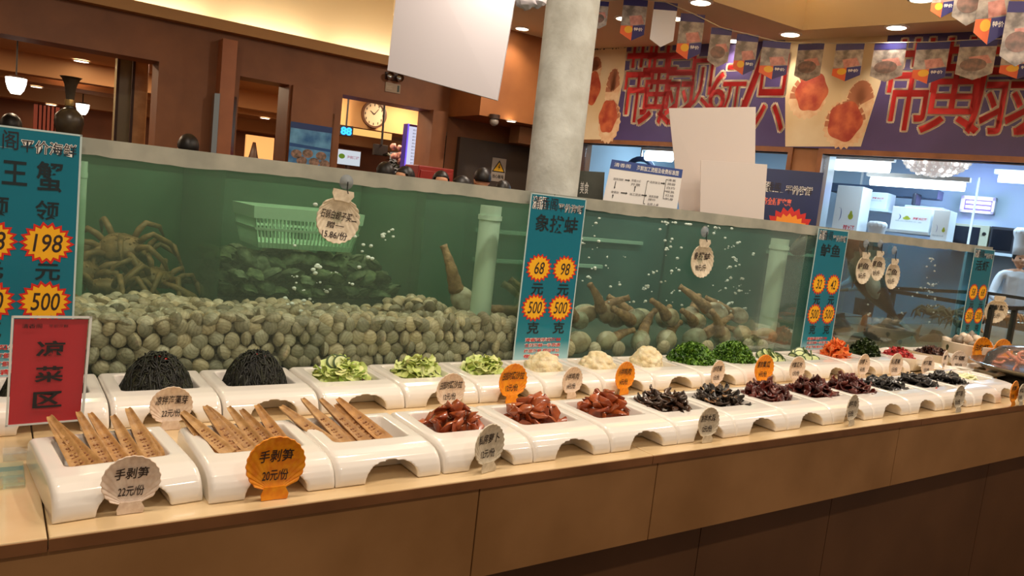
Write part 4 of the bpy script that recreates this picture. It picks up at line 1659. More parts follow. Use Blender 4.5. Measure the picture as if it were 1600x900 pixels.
# rear compartment: dark crate of oysters with a basket on it
M_OYS = mat('oyster_shell', (184, 188, 156), 0.6, (92, 102, 80), 40.0, 0.3, 0.7, bump=0.5, bscale=80, island=[(255, 255, 255), (160, 170, 150), (215, 225, 200)])
M_CRATE = mat('black_crate', (26, 30, 28), 0.6)
t = thing('oyster_crate', 'low black crate under the oysters in the clam tank', 'crate', (0.89, 2.6, TZ))
g = G().box(0.585, 1.205, 2.38, 2.39, TZ + 0.004, 1.055).box(0.585, 1.205, 2.83, 2.84, TZ + 0.004, 1.055).box(0.585, 0.595, 2.39, 2.83, TZ + 0.004, 1.055).box(1.195, 1.205, 2.39, 2.83, TZ + 0.004, 1.055)
part('wall', g, M_CRATE, t)
part('base', G().box(0.595, 1.195, 2.39, 2.83, TZ + 0.004, 1.03), M_CRATE, t)
ro = random.Random(21)
OY = []
for k in range(4):
    gg = G()
    N, Mm = 9, 12
    for s in (-1, 1):
        vs, fs = [], []
        for i in range(N + 1):
            q = i / N
            for j in range(Mm):
                a = 2 * pi * j / Mm
                wob = 1 + ro.uniform(-.18, .18)
                vs.append((0.031 * q * sin(a) * wob, s * (0.017 * (1 - q ** 2) ** .6 + ro.uniform(-.0035, .0035)), 0.038 * q * cos(a) * wob))
        for i in range(N):
            for j in range(Mm):
                fs.append((i * Mm + j, i * Mm + (j + 1) % Mm, (i + 1) * Mm + (j + 1) % Mm, (i + 1) * Mm + j))
        gg.add(vs, fs)
    me = bpy.data.meshes.new('oyster')
    me.from_pydata(gg.v, [], gg.f)
    me.materials.append(M_OYS)
    me.shade_smooth()
    OY.append(me)
k = 0
for lay in range(3):
    yy = 2.42
    while yy < 2.80:
        xx = 0.62 + (0.02 if lay % 2 else 0)
        while xx < 1.19 - 0.02 * lay:
            if lay < 2 or yy > 2.44:
                o = bpy.data.objects.new('oyster', OY[k % 4])
                COL.objects.link(o)
                o.location = (xx + ro.uniform(-.012, .012), yy + ro.uniform(-.01, .01), 1.073 + 0.042 * lay + ro.uniform(-.008, .016))
                o.rotation_euler = (ro.uniform(0.7, 2.4), ro.uniform(-.5, .5), ro.uniform(0, 6.28))
                tag(o, 'dark grey-green rough oyster heaped under the pale basket', 'oyster', 'oysters in the clam tank')
                k += 1
            xx += 0.056
        yy += 0.064
M_BASK = mat('pale_basket', (200, 232, 206), 0.5)
t = thing('plastic_basket', 'pale green plastic basket standing on the oysters under water', 'basket', (0.86, 2.56, 1.19))
bx, by, b0, b1 = (0.69, 1.06), (2.44, 2.70), 1.205, 1.335


def bring(z, ins):
    return [(bx[0] + ins, by[0] + ins, z), (bx[1] - ins, by[0] + ins, z), (bx[1] - ins, by[1] - ins, z), (bx[0] + ins, by[1] - ins, z)]


g = G()
for za, zb, ia, ib in ((1.300, 1.338, 0.003, 0.0), (1.205, 1.222, 0.028, 0.024), (1.262, 1.270, 0.012, 0.010)):
    a, b = bring(za, ia), bring(zb, ib)
    for i in range(4):
        j = (i + 1) % 4
        nrm = (Vector(a[j]) - Vector(a[i])).cross(Vector((0, 0, 1))).normalized()
        g.prism([a[i], a[j], b[j], b[i]], -nrm * 0.004, nrm * 0.001)
part('rim', g, M_BASK, t)
g = G()
for i in range(4):
    j = (i + 1) % 4
    n = 26 if i % 2 == 0 else 18
    lo, hi = bring(1.207, 0.027), bring(1.325, 0.003)
    for kk in range(n + 1):
        p0 = Vector(lo[i]).lerp(Vector(lo[j]), kk / n)
        p1 = Vector(hi[i]).lerp(Vector(hi[j]), kk / n)
        g.tube([p0, p1], 0.0028, 4)
part('slats', g, M_BASK, t)
part('floor', G().box(bx[0] + .027, bx[1] - .027, by[0] + .027, by[1] - .027, 1.205, 1.209), M_BASK, t)

# geoducks
M_GSH = mat('geoduck_shell', (214, 204, 184), 0.4, (166, 148, 124), 26.0, bump=0.3, bscale=50, island=[(255, 255, 255), (215, 235, 225), (235, 220, 195)])
M_GSI = mat('geoduck_siphon', (176, 142, 100), 0.5, (128, 96, 66), 34.0, bump=0.6, bscale=90)


def geoduck(loc, rot, sc, label, group, first={}):
    if 'o' not in first:
        g = clam_mesh('s', 99, 8, 22)
        g.v = [(x * 2.9, y * 3.0, z * 2.2) for x, y, z in g.v]
        o = part('geoduck', g, M_GSH, None, smooth=True)
        path, rad = [], []
        for i in range(15):
            u = i / 14
            path.append((0.045 + 0.155 * u, 0.010 * sin(3 * u), 0.015 * sin(2.4 * u) + 0.035 * u * u))
            rad.append(0.027 * (1 - 0.62 * u) * (1 + 0.05 * sin(i * 2.1)) + (0.004 if i == 14 else 0))
        part('siphon', G().tube(path, rad, 12), M_GSI, o, smooth=True)
        first['o'] = o
        o.location, o.rotation_euler, o.scale = loc, rot, (sc, sc, sc)
        return tag(o, label, 'geoduck', group)
    return dup(first['o'], loc, rot, label, group, sc)


rg = random.Random(5)
gd = 'geoducks in the middle tank'
gl = 'live geoduck with brown siphon in the heap of the middle tank'
for i in range(17):
    x = 1.56 + 1.28 * (i % 9) / 8.6 + rg.uniform(-.02, .02)
    y = (2.02, 2.16)[i // 9] + rg.uniform(-.015, .02)
    z = (0.985, 1.045)[i // 9] + rg.uniform(-.012, .02)
    geoduck((x, y, z), (radians(rg.uniform(-35, 35)), radians(rg.uniform(-25, 10)), radians(rg.choice((0, 180)) + rg.uniform(-40, 40))), rg.uniform(.85, 1.05), gl, gd)
for i in range(8):
    geoduck((1.62 + 0.15 * i, 2.05 + rg.uniform(0, .1), 1.06 + rg.uniform(-.01, .02) - 0.02 * (i % 2)), (radians(rg.uniform(-30, 30)), radians(rg.uniform(-28, 5)), radians(rg.choice((20, 160, 200, 340)))), rg.uniform(.8, 1.0), gl, gd)
geoduck((1.34, 2.20, 1.085), (radians(10), radians(-52), radians(165)), 1.0, 'single geoduck standing on the clams beside the pale pipe', None)
for i in range(10):                               # white cockles along the front glass of the middle tank
    o = bpy.data.objects.new('cockle', CL[i % 4])
    COL.objects.link(o)
    o.location = (1.64 + 0.115 * i + rg.uniform(-.02, .02), TF + 0.028, 0.955 + rg.uniform(0, .012))
    o.rotation_euler = (rg.uniform(-.3, .3), rg.uniform(0, 6), rg.uniform(-.3, .3))
    o.scale = (1.35,) * 3
    tag(o, 'round pale clam lying among the geoducks at the glass', 'clam', 'clams among the geoducks')

# fish in the right tank
M_FISH = mat('dark_fish', (52, 48, 46), 0.3, (30, 28, 30), 14.0, coat=0.3)
M_FISHB = mat('brown_fish', (112, 70, 44), 0.35, (66, 40, 28), 14.0, coat=0.3)
M_FISHP = mat('pale_fish', (206, 214, 210), 0.3, (160, 172, 172), 14.0, coat=0.3)


def fish(loc, rot, ln, ht, wd, m, label):
    t = thing('fish', label, 'fish', loc, 'fish in the right tank')
    prof = [(0, .10), (.04, .34), (.12, .66), (.25, .95), (.38, 1.0), (.55, .82), (.70, .52), (.82, .28), (.88, .20), (.92, .22)]
    vs, fs = [], []
    n = 14
    for u, s in prof:
        for j in range(n):
            a = 2 * pi * j / n
            vs.append(((u - .45) * ln, wd / 2 * s ** .9 * cos(a), ht / 2 * s * sin(a) * (1.0 if sin(a) > 0 else 0.9)))
    for i in range(len(prof) - 1):
        for j in range(n):
            fs.append((i * n + j, i * n + (j + 1) % n, (i + 1) * n + (j + 1) % n, (i + 1) * n + j))
    fs.append(tuple(range(n)))
    fs.append(tuple((len(prof) - 1) * n + j for j in range(n - 1, -1, -1)))
    part('body', G().add(vs, fs), m, t, smooth=True, local=True)
    th = Vector((0, wd * 0.03, 0))
    part('tail_fin', G().prism([(.45 * ln, 0, ht * .09), (.57 * ln, 0, ht * .5), (.54 * ln, 0, 0), (.57 * ln, 0, -ht * .5), (.45 * ln, 0, -ht * .09)], -th, th), m, t, local=True)
    part('dorsal_fin', G().prism([(-.20 * ln, 0, ht * .44), (-.12 * ln, 0, ht * .74), (.10 * ln, 0, ht * .60), (.26 * ln, 0, ht * .22)], -th, th), m, t, local=True)
    for s in (-1, 1):
        part('pectoral_fin', G().prism([(-.20 * ln, s * wd * .42, -ht * .12), (-.05 * ln, s * wd * .75, -ht * .22), (-.07 * ln, s * wd * .7, -ht * .36)], Vector((0, 0, -.001)), Vector((0, 0, .001))), m, t, local=True)
    g = G()
    for s in (-1, 1):
        g.blob((-.36 * ln, s * wd * .33, ht * .12), ht * .045, 8, 6)
    part('eyes', g, M_BLACK, t, smooth=True, local=True)
    t.rotation_euler = tuple(radians(a) for a in rot)
    return t


def fish_px(u0, v0, u1, v1, y, ht, wd, m, label, yaw=0):
    a, b = atY(u0, v0, y), atY(u1, v1, y)
    c = (a + b) / 2
    d = b - a
    ln = max(0.2, d.length)
    rot = d.to_track_quat('X', 'Z').to_euler()
    t = fish(c, (0, 0, 0), ln, ht, wd, m, label)
    t.rotation_euler = rot
    return t


fish_px(1322, 392, 1402, 500, 2.30, 0.17, 0.11, M_FISH, 'big dark fish slanting down behind the three hanging shell cards')
fish_px(1345, 520, 1432, 522, 2.12, 0.11, 0.08, M_FISH, 'dark fish lying near the bottom glass of the right tank')
fish_px(1330, 518, 1284, 505, 2.35, 0.12, 0.08, M_FISH, 'dark fish lying behind the third price sign')
fish_px(1328, 360, 1345, 425, 2.15, 0.15, 0.09, M_FISHB, 'reddish brown fish hanging beside the third price sign')
fish_px(1232, 394, 1285, 372, 2.3, 0.10, 0.06, M_FISH, 'dark fish near the surface behind the right pipe')
fish_px(1372, 470, 1350, 405, 2.25, 0.10, 0.06, M_FISHP, 'pale fish with light belly beside the big dark fish')
fish_px(1430, 535, 1490, 530, 2.15, 0.09, 0.07, M_FISH, 'dark fish lying at the right end of the fish tank')
fish_px(1300, 548, 1372, 540, 2.08, 0.09, 0.07, M_FISH, 'dark fish on the tank floor behind the carrot curls')

# pipes and pale strips inside the tanks
M_PIPE = mat('pale_pipe', (196, 226, 206), 0.4)


def pipe(x, y, z0, z1, r, label):
    t = thing('overflow_pipe', label, 'pipe', (x, y, z0), 'overflow pipes in the tanks')
    part('tube', G().lathe([(r, z0), (r, z1), (r * .85, z1), (r * .85, z1 - .02)], 24, Matrix.Translation((x, y, 0))), M_PIPE, t, smooth=40)
    part('collar', G().lathe([(r * 1.12, z1 - .045), (r * 1.12, z1 - .03)], 24, Matrix.Translation((x, y, 0))), M_PIPE, t, smooth=40)
    return t


pipe(1.315, 2.05, TZ + .001, 1.418, 0.034, 'pale upright pipe at the right end of the clam tank')
pipe(2.80, 2.06, TZ + .001, 1.405, 0.038, 'pale upright pipe at the right end of the geoduck tank')
pipe(0.215, 2.42, TZ + .001, 1.42, 0.012, 'thin clear upright pipe beside the leftmost price sign')
for k, (x0, x1, z, lb) in enumerate(((1.75, 2.75, 1.29, 'upper pale strip across the back of the geoduck tank'), (1.75, 2.5, 1.16, 'lower pale strip across the back of the geoduck tank'), (3.75, 4.42, 1.30, 'pale strip across the back of the fish tank'))):
    tag(part('glass_strip', G().box(x0, x1, TB - 0.03, TB - 0.015, z, z + 0.018), M_LINE, bev=0.002), lb, 'strip', 'pale strips in the tanks')

# air bubbles
M_BUB = mat('air_bubble', (250, 255, 255), 0.05, spec=1.0, coat=1.0)


def bubbles(cols, seed, label):
    r = random.Random(seed)
    g = G()
    for (u, v0, v1, n, sp, y) in cols:
        for k in range(n):
            p = atY(u + r.gauss(0, sp), r.uniform(v0, v1), y + r.uniform(-.06, .1))
            for j in range(r.choice((1, 1, 2, 3))):
                s = r.uniform(.0016, .0066)
                g.blob((p.x + r.uniform(-.012, .012), p.y, min(p.z + r.uniform(-.006, .006), WZ - .006)), (s * 1.3, s, s * .9), 7, 5, rnd=r)
    return tag(part('air_bubbles', g, M_BUB, None, smooth=True), label, 'bubbles', kind='stuff')


bubbles([(490, 340, 490, 12, 16, 2.12), (470, 380, 490, 8, 14, 2.15), (560, 330, 480, 8, 12, 2.1), (608, 355, 385, 6, 6, 2.1), (495, 315, 330, 3, 10, 2.1)], 1, 'strings of white air bubbles rising in the clam tank')
bubbles([(960, 350, 480, 12, 30, 2.15), (1060, 340, 490, 30, 14, 2.1), (1130, 350, 500, 30, 16, 2.1), (1010, 420, 500, 14, 12, 2.1), (1160, 380, 490, 12, 10, 2.15), (930, 340, 420, 12, 18, 2.1)], 2, 'streams of white air bubbles rising in the geoduck tank')
bubbles([(1455, 400, 520, 22, 6, 2.1), (1440, 440, 480, 8, 12, 2.1), (1370, 450, 520, 5, 25, 2.05)], 3, 'stream of white air bubbles rising in the fish tank')

# ------------------------------------------------------------------ plates and bowls at the right end of the counter
M_PLATE = mat('white_plate', (238, 232, 222), 0.15, coat=0.5)


def square_plate(c, w, h, yaw, label, group=None):
    t = part('square_plate', G(), None)
    g = G()
    N = 5
    prof = [(0.34, 0.0), (0.40, 0.004), (0.50, h), (0.485, h), (0.38, 0.010), (0.0, 0.008)]
    vs, fs = [], []
    for s, z in prof:
        for i in range(32):
            a = 2 * pi * i / 32
            k = 1.0 / max(abs(cos(a)), abs(sin(a))) ** 0.8
            k = min(k, 1.26)
            vs.append((s * w * k * cos(a) * .92, s * w * k * sin(a) * .92, z + (0.006 * (k - 1) / .26 if z > .02 else 0)))
    for i in range(len(prof) - 1):
        for j in range(32):
            fs.append((i * 32 + j, i * 32 + (j + 1) % 32, (i + 1) * 32 + (j + 1) % 32, (i + 1) * 32 + j))
    fs.append(tuple(range(31, -1, -1)))
    g.add(vs, fs)
    bpy.data.objects.remove(t)
    o = part('square_plate', g, M_PLATE, None, smooth=45)
    o.location = c
    o.rotation_euler = (0, 0, radians(yaw))
    return tag(o, label, 'plate', group)


pc = atZ(1402, 572, CT)
square_plate((3.36, 1.76, CT + 0.001), 0.24, 0.055, 10, 'white square plate of chopped red relish beside the dark green leaves')
square_plate((3.66, 1.77, CT + 0.001), 0.24, 0.055, -6, 'white square plate of brown chopped food beside the spotted bowl')
M_RELISH = mat('red_relish', (206, 84, 84), 0.35, (170, 44, 50), 60.0, island=[(255, 255, 255), (255, 190, 190), (230, 160, 150)])
M_BRCHOP = mat('brown_chopped', (110, 64, 50), 0.35, (70, 40, 34), 60.0, island=[(255, 255, 255), (200, 170, 160), (140, 120, 115)])
tag(leaf_heap('red_relish', M_RELISH, Vector((3.34, 1.76, CT + 0.016)), 0.085, 0.08, 0.062, 240, 0.016, 401, ruffle=.6), 'heap of chopped red relish on the left square plate', 'relish', kind='stuff')
tag(leaf_heap('chopped_seafood', M_BRCHOP, Vector((3.67, 1.78, CT + 0.016)), 0.095, 0.085, 0.058, 240, 0.018, 402, ruffle=.6), 'heap of chopped brown food on the square plate next to the spotted bowl', 'seafood', kind='stuff')
t = link_mesh('white_ladle_rest', G and bpy.data.meshes.new('ladle_rest'), M_PLATE)
bpy.data.objects.remove(t)
# star-shaped plate
g = G()
vs, fs = [], []
for s, z in ((0.5, 0.001), (0.6, 0.004), (1.0, 0.032), (0.98, 0.036), (0.55, 0.010), (0.0, 0.009)):
    for i in range(40):
        a = 2 * pi * i / 40
        k = 0.115 * (1 + 0.30 * cos(5 * a) * min(1, s))
        vs.append((s * k * cos(a), s * k * sin(a), z))
for i in range(5):
    for j in range(40):
        fs.append((i * 40 + j, i * 40 + (j + 1) % 40, (i + 1) * 40 + (j + 1) % 40, (i + 1) * 40 + j))
fs.append(tuple(range(39, -1, -1)))
g.add(vs, fs, Matrix.Translation((3.42, 1.56, CT + 0.0005)))
tag(part('star_plate', g, M_PLATE, None, smooth=45), 'white star-shaped plate behind the end of the black food dishes', 'plate')
g = G().add(vs, fs, Matrix.Translation((3.66, 1.56, CT + 0.0005)) @ Matrix.Rotation(.4, 4, 'Z'))
tag(part('star_plate', g, M_PLATE, None, smooth=45), 'white star-shaped plate with a tan slice before the spotted bowl', 'plate')
o = link_mesh('ginger_slice', strip_mesh('ginger_slice', .07, .03, .5, 12, mat('tan_slice', (206, 166, 110), 0.4), .006), None)
o.location = (3.66, 1.56, CT + 0.028)
tag(o, 'tan slice lying in the star-shaped plate before the spotted bowl', 'food slice')

# spotted bowl
bc = Vector((3.95, 1.745, CT))
t = thing('spotted_bowl', 'wide white bowl with dark green spots at the right end of the counter', 'bowl', bc)
R = 0.122
prof = [(R * .7, 0.0005), (R * .95, 0.02), (R * 1.0, 0.05), (R, 0.100), (R * .97, 0.103), (R * .95, 0.05), (R * .8, 0.02), (0.001, 0.018)]
part('bowl_body', G().lathe(prof, 48, Matrix.Translation(bc)), mat('bowl_cream', (226, 210, 188), 0.25, coat=0.4), t, smooth=50)
M_SPOT = mat('green_spot', (74, 76, 52), 0.4)
for k in range(12):
    a = 2 * pi * k / 12 + .1
    z = 0.04 + 0.032 * (k % 2)
    g = G()
    n = 12
    pts = []
    for j in range(n):
        b = 2 * pi * j / n
        aa = a + 0.075 * cos(b) * (1 + .2 * sin(3 * b))
        pts.append((bc.x + (R * 1.004) * cos(aa), bc.y + (R * 1.004) * sin(aa), bc.z + z + 0.014 * sin(b)))
    g.add(pts, [tuple(range(n))])
    part('spot', g, M_SPOT, t)
M_MOZ = mat('bowl_filling', (232, 218, 200), 0.35, (196, 172, 146), 20.0, coat=0.3)
rm_ = random.Random(9)
for k in range(22):
    if k > 15:
        break
    a, q = 2.4 * k, sqrt((k + .5) / 16)
    o = link_mesh('whelk', bpy.data.meshes.new('whelk'), None)
    bpy.data.objects.remove(o)
    g = G()
    path = [(0, 0, 0.0), (0.006, 0, 0.008), (0.012, 0.002, 0.018), (0.015, 0.004, 0.030), (0.016, 0.005, 0.042)]
    g.tube(path, [0.012, 0.022, 0.020, 0.013, 0.003], 12)
    o = part('whelk', g, M_MOZ if k % 3 else mat('whelk_grey', (130, 118, 104), 0.35), None, smooth=True)
    o.location = (bc.x + R * .78 * q * cos(a), bc.y + R * .78 * q * sin(a), bc.z + 0.078 + 0.04 * (1 - q * q))
    o.rotation_euler = (rm_.uniform(-1.2, 1.2), rm_.uniform(-1.2, 1.2), rm_.uniform(0, 6))
    tag(o, 'pale sea snail heaped in the spotted bowl', 'sea snail', 'sea snails in the spotted bowl')

# silver tray with wrapped seafood
tc = Vector((3.72, 1.37, CT))
M_STEEL = mat('polished_steel', (226, 230, 236), 0.2, metal=1.0)
t = thing('silver_tray', 'round polished steel tray raised at the right end of the counter', 'tray', tc)
part('dish', G().lathe([(0.10, 0.045), (0.20, 0.052), (0.245, 0.072), (0.25, 0.076), (0.243, 0.078), (0.20, 0.060), (0.001, 0.056)], 56, Matrix.Translation(tc)), M_STEEL, t, smooth=50)
part('foot', G().lathe([(0.13, 0.0005), (0.128, 0.02), (0.10, 0.046)], 40, Matrix.Translation(tc)), mat('black_foot', (34, 28, 26), 0.4), t, smooth=50)
M_SHRIMP = mat('pink_shrimp', (224, 150, 116), 0.3, (196, 104, 76), 40.0, coat=0.4)
for k in range(22):
    a, q = 2.4 * k, sqrt((k + .5) / 22)
    g = G()
    path, rad = [], []
    for i in range(10):
        u = i / 9
        b = 3.6 * u
        path.append((0.022 * cos(b), 0.022 * sin(b), 0))
        rad.append(0.009 * (1 - .65 * u) * (1 + .12 * (i % 2)))
    o = part('shrimp', g.tube(path, rad, 9), M_SHRIMP, None, smooth=True)
    o.location = (tc.x + .02 + 0.14 * q * cos(a), tc.y + .02 + 0.14 * q * sin(a), CT + 0.070 + 0.05 * (1 - q * q))
    o.rotation_euler = (rm_.uniform(-.9, .9), rm_.uniform(-.9, .9), rm_.uniform(0, 6))
    tag(o, 'curled pink shrimp heaped on the silver tray', 'shrimp', 'shrimps on the silver tray')
o = part('cling_film', G().lathe([(0.185, 0.0), (0.17, 0.05), (0.12, 0.085), (0.05, 0.098), (0.001, 0.10)], 32, Matrix.Translation((tc.x + .02, tc.y + .02, CT + 0.062)), cap=False),
         glass('cling_film', (0.95, 0.92, 0.90), (0.9, 0.85, 0.8), 0.08, 1.2), None, smooth=True)
tag(o, 'shiny clear film stretched over the shrimps on the silver tray', 'film')
shell('o', (3.855, 1.635, CT + 0.001), 0.15, -12, two('白灼虾', '38元/份'), 'left orange shell price card between the spotted bowl and the silver tray', 'shell price cards behind the silver tray')
shell('o', (3.955, 1.59, CT + 0.001), 0.15, -12, two('醉虾', '38元/份'), 'right orange shell price card between the spotted bowl and the silver tray', 'shell price cards behind the silver tray')
shell('w', (3.56, 1.60, CT + 0.001), 0.10, -20, two('海螺', '28元/份'), 'white shell price card leaning on the spotted bowl', None)

# small black-framed tank of crabs beyond the fish tanks
kx0, kx1, ky0, ky1, kz1 = 4.47, 6.0, 1.9, 2.6, 1.155
t = thing('crab_tank', 'small black-framed glass tank of brown crabs at the far right end', 'fish tank', ((kx0 + kx1) / 2, (ky0 + ky1) / 2, CT))
for x in (kx0, 4.75, kx1):
    for y in (ky0, ky1):
        part('post', G().box(x - .012, x + .012, y - .012, y + .012, CT + .001, kz1), M_CRATE, t)
g = G()
for z in (CT + .012, kz1):
    g.box(kx0, kx1, ky0 - .012, ky0 + .012, z - .01, z + .012).box(kx0, kx1, ky1 - .012, ky1 + .012, z - .01, z + .012)
    g.box(kx0 - .012, kx0 + .012, ky0, ky1, z - .01, z + .012).box(kx1 - .012, kx1 + .012, ky0, ky1, z - .01, z + .012)
part('rail', g, M_CRATE, t)
part('glass', G().box(kx0 + .013, kx1 - .013, ky0 - .003, ky0 + .003, CT + .025, kz1 - .012), M_PANE, t)
part('floor', G().box(kx0 + .013, kx1 - .013, ky0 + .013, ky1 - .013, CT + .003, CT + .03), M_TANKBASE, t)
for i in range(8):
    c = crab((4.64 + 0.19 * (i % 7), 2.12 + 0.17 * (i % 3), 1.02 + 0.04 * (i % 2)), 40 * i, 0.6, 'brown crab in the small black-framed tank', 10)
    c['group'] = 'crabs in the small tank'
p = atY(1560, 462, 1.885)
shell('g', (p.x, 1.876, p.z), 0.30 * .5, -32, two('面包蟹', '68元/斤'), 'round beige shell price card hanging on the small crab tank', None, hang=True)

# ------------------------------------------------------------------ white post and blank boards behind the tanks
pb, pt = atY(862, 305, 3.12), atY(896, 0, 3.12)
pr = (atY(893, 305, 3.12).x - atY(828, 300, 3.12).x) / 2
g = G().lathe([(pr * 1.0, 0.0), (pr * 1.0, 3.30)], 40, Matrix.Translation((pb.x - 0.004, 3.12, 0)))
tag(part('round_post', g, mat('chalky_white_paint', (214, 216, 210), 0.6, (190, 190, 182), 9.0, bump=0.25, bscale=40), None, smooth=40), 'round white-painted post behind the tanks, scuffed', 'post')

M_BOARD = mat('blank_white_board', (200, 194, 200), 0.5)
M_BOARDW = mat('blank_cream_board', (220, 208, 202), 0.5)


def px_board(name, label, cat, corners, depths, m, thick=0.008, group=None, foot=False):
    q = Quad(*[atD(u, v, d) for (u, v), d in zip(corners, depths)])
    if foot:                                      # carry the lower edge down to what it stands on
        for i, j in ((0, 3), (1, 2)):
            a_, b_ = q.c[i], q.c[j]
            q.c[j] = a_ + (b_ - a_) * ((a_.z - .903) / (a_.z - b_.z))
    lo = q.P(.5, 1)
    t = thing(name, label, cat, (lo.x, lo.y, lo.z), group)
    part('panel', q.board(G(), thick), m, t, bev=0.001)
    return t, q


t, q = px_board('hanging_board', 'large blank white board hanging above the clam tank', 'board', ((633, -130), (824, -110), (777, 157), (605, 110)), (3.15, 3.0, 3.0, 3.15), M_BOARD, 0.01)
g = G()
for u in (.1, .9):
    p = q.P(u, .01)
    g.tube([p, (p.x, p.y, ZS + 0.45)], 0.003, 6)
part('hanging_wire', g, M_STEEL, t)
lamp('board_downlight', 'SPOT', atD(800, -150, 2.75), 16, WARM, .05, atD(740, 20, 3.0), spot=radians(110))
p = atD(822, 2, 3.0)
g = G().blob(p, (0.045, 0.035, 0.03), 10, 7, 0.25).blob(p + Vector((0.05, 0, 0.015)), (0.04, 0.03, 0.028), 10, 7, 0.25)
tag(part('paper_bow', g, M_BOARD, None, smooth=30), 'crumpled white paper at the corner of the hanging board', 'paper')

BDd = 4.15
t, q = px_board('flow_chart_sign', 'white sign with a flow chart and blue header standing on the tanks', 'sign', ((956, 249), (1067, 265), (1051, 372), (931, 362)), (BDd + .05, BDd, BDd, BDd + .05), mat('sign_paper', (236, 232, 230), 0.45), 0.006)
pa_, pb2_ = q.P(.1, 1), q.P(.9, 1)
part('leg', G().box(pa_.x - .012, pa_.x + .012, pa_.y + .002, pa_.y + .026, .9005, pa_.z + .1), M_WHITE, t)
part('leg', G().box(pb2_.x - .012, pb2_.x + .012, pb2_.y + .002, pb2_.y + .026, .9005, pb2_.z + .1), M_WHITE, t)
part('header_band', q.flat(G(), ((0, 0), (1, 0), (1, .125), (0, .125)), 0.001), mat('header_blue', (36, 66, 140), 0.4), t)
g = G()
q.text(g, '清香阁', .05, .035, .28, .09, .002)
q.text(g, '海鲜加工流程及收费标准图', .37, .03, .95, .10, .002, bold=.01)
part('header_lettering', g, M_LETW, t)
g, ga = G(), G()
for body, u0, v0, w in (('选购海鲜', .08, .24, .14), ('称重计价', .33, .23, .13), ('开票', .33, .285, .13), ('收银台', .09, .42, .10), ('加工厨房', .34, .42, .15), ('选择做法', .58, .22, .14), ('清蒸蒜蓉', .60, .42, .13), ('辣炒', .60, .465, .10), ('出菜上桌', .60, .53, .15),
                        ('清蒸', .82, .16, .11), ('蒜蓉', .82, .215, .11), ('白灼', .82, .27, .11), ('椒盐', .82, .325, .11), ('红烧', .82, .38, .11), ('刺身', .82, .43, .11)):
    q.text(g, body, u0, v0, u0 + w, v0 + .035, .002)
part('chart_lettering', g, mat('grey_ink', (90, 84, 88), 0.6), t)


def arrow(u0, v0, u1, v1):
    h = abs(u1 - u0) > abs(v1 - v0)
    w = .007
    if h:
        q.flat(ga, ((u0, v0 - w), (u1 - .015, v0 - w), (u1 - .015, v0 + w), (u0, v0 + w)), .002)
        q.flat(ga, ((u1 - .02, v0 - .018), (u1, v0), (u1 - .02, v0 + .018)), .002)
    else:
        w = .005
        s = 1 if v1 > v0 else -1
        q.flat(ga, ((u0 - w, v0), (u0 + w, v0), (u0 + w, v1), (u0 - w, v1)), .002)
        q.flat(ga, ((u0 - .012, v1 - s * .02), (u0 + .012, v1 - s * .02), (u0, v1)), .002)


for a in ((.24, .255, .31, .255), (.12, .29, .12, .39), (.22, .435, .31, .435), (.395, .40, .395, .32), (.50, .435, .575, .435), (.12, .52, .12, .47), (.73, .235, .79, .235)):
    arrow(*a)
for u, v0, v1 in ((.545, .23, .55), (.795, .175, .45)):
    q.flat(ga, ((u - .003, v0), (u + .003, v0), (u + .003, v1), (u - .003, v1)), .0015)
for u, v in ((.545, .23), (.545, .55), (.795, .175), (.795, .45), (.795, .34)):
    q.flat(ga, ((u, v - .004), (u + .025, v - .004), (u + .025, v + .004), (u, v + .004)), .0015)
part('arrows', ga, M_BLACK, t)

px_board('blank_board', 'taller blank white board behind the tanks, left of the cream one', 'board', ((1045, 169), (1181, 167), (1178, 395), (1067, 385)), (4.85, 4.8, 4.8, 4.85), M_BOARDW, 0.008, 'blank boards behind the tanks', True)
px_board('blank_board', 'smaller blank cream board behind the tanks, left of the blue poster', 'board', ((1095, 250), (1199, 257), (1190, 395), (1093, 385)), (4.62, 4.6, 4.6, 4.62), M_BOARDW, 0.008, 'blank boards behind the tanks', True)
t, q = px_board('blue_poster', 'dark blue poster with a fiery burst behind the tanks', 'poster', ((1150, 259), (1287, 270), (1268, 402), (1134, 388)), (5.2, 5.2, 5.2, 5.2), mat('poster_navy', (28, 42, 92), 0.35, (20, 34, 76), 4.0), 0.006)
pa_, pb2_ = q.P(.1, 1), q.P(.9, 1)
part('leg', G().box(pa_.x - .012, pa_.x + .012, pa_.y + .012, pa_.y + .036, .9005, pa_.z + .1), M_BLACK, t)
part('leg', G().box(pb2_.x - .012, pb2_.x + .012, pb2_.y + .012, pb2_.y + .036, .9005, pb2_.z + .1), M_BLACK, t)
g, gd_ = G(), G()
for gg, bd, of in ((g, .06, .0012), (gd_, .01, .002)):
    q.text(gg, '清香阁', .30, .16, .58, .275, of, bold=bd)
    q.text(gg, '平价海鲜', .60, .185, .90, .285, of, bold=bd)
part('header_outline', g, M_LETW, t)
part('header_lettering', gd_, M_LETD, t)
g = G()
q.text(g, '品种齐全新鲜实惠', .25, .345, .68, .43, .0015, bold=.03)
part('slogan_lettering', g, mat('salmon_print', (230, 110, 90), 0.5), t)
g, g2 = G(), G()
q.burst(g, .69, .74, .30, .31, 20, .82, .001)
q.burst(g2, .68, .76, .245, .25, 20, .84, .0014)
part('burst', g, M_BRED, t)
part('burst_face', g2, mat('burst_orange', (244, 150, 40), 0.45), t)
g = G()
q.text(g, '特价', .47, .64, .66, .84, .002, bold=.03)
q.text(g, '海鲜', .68, .64, .87, .84, .002, bold=.03)
part('burst_lettering', g, mat('magenta_print', (230, 40, 70), 0.5), t)
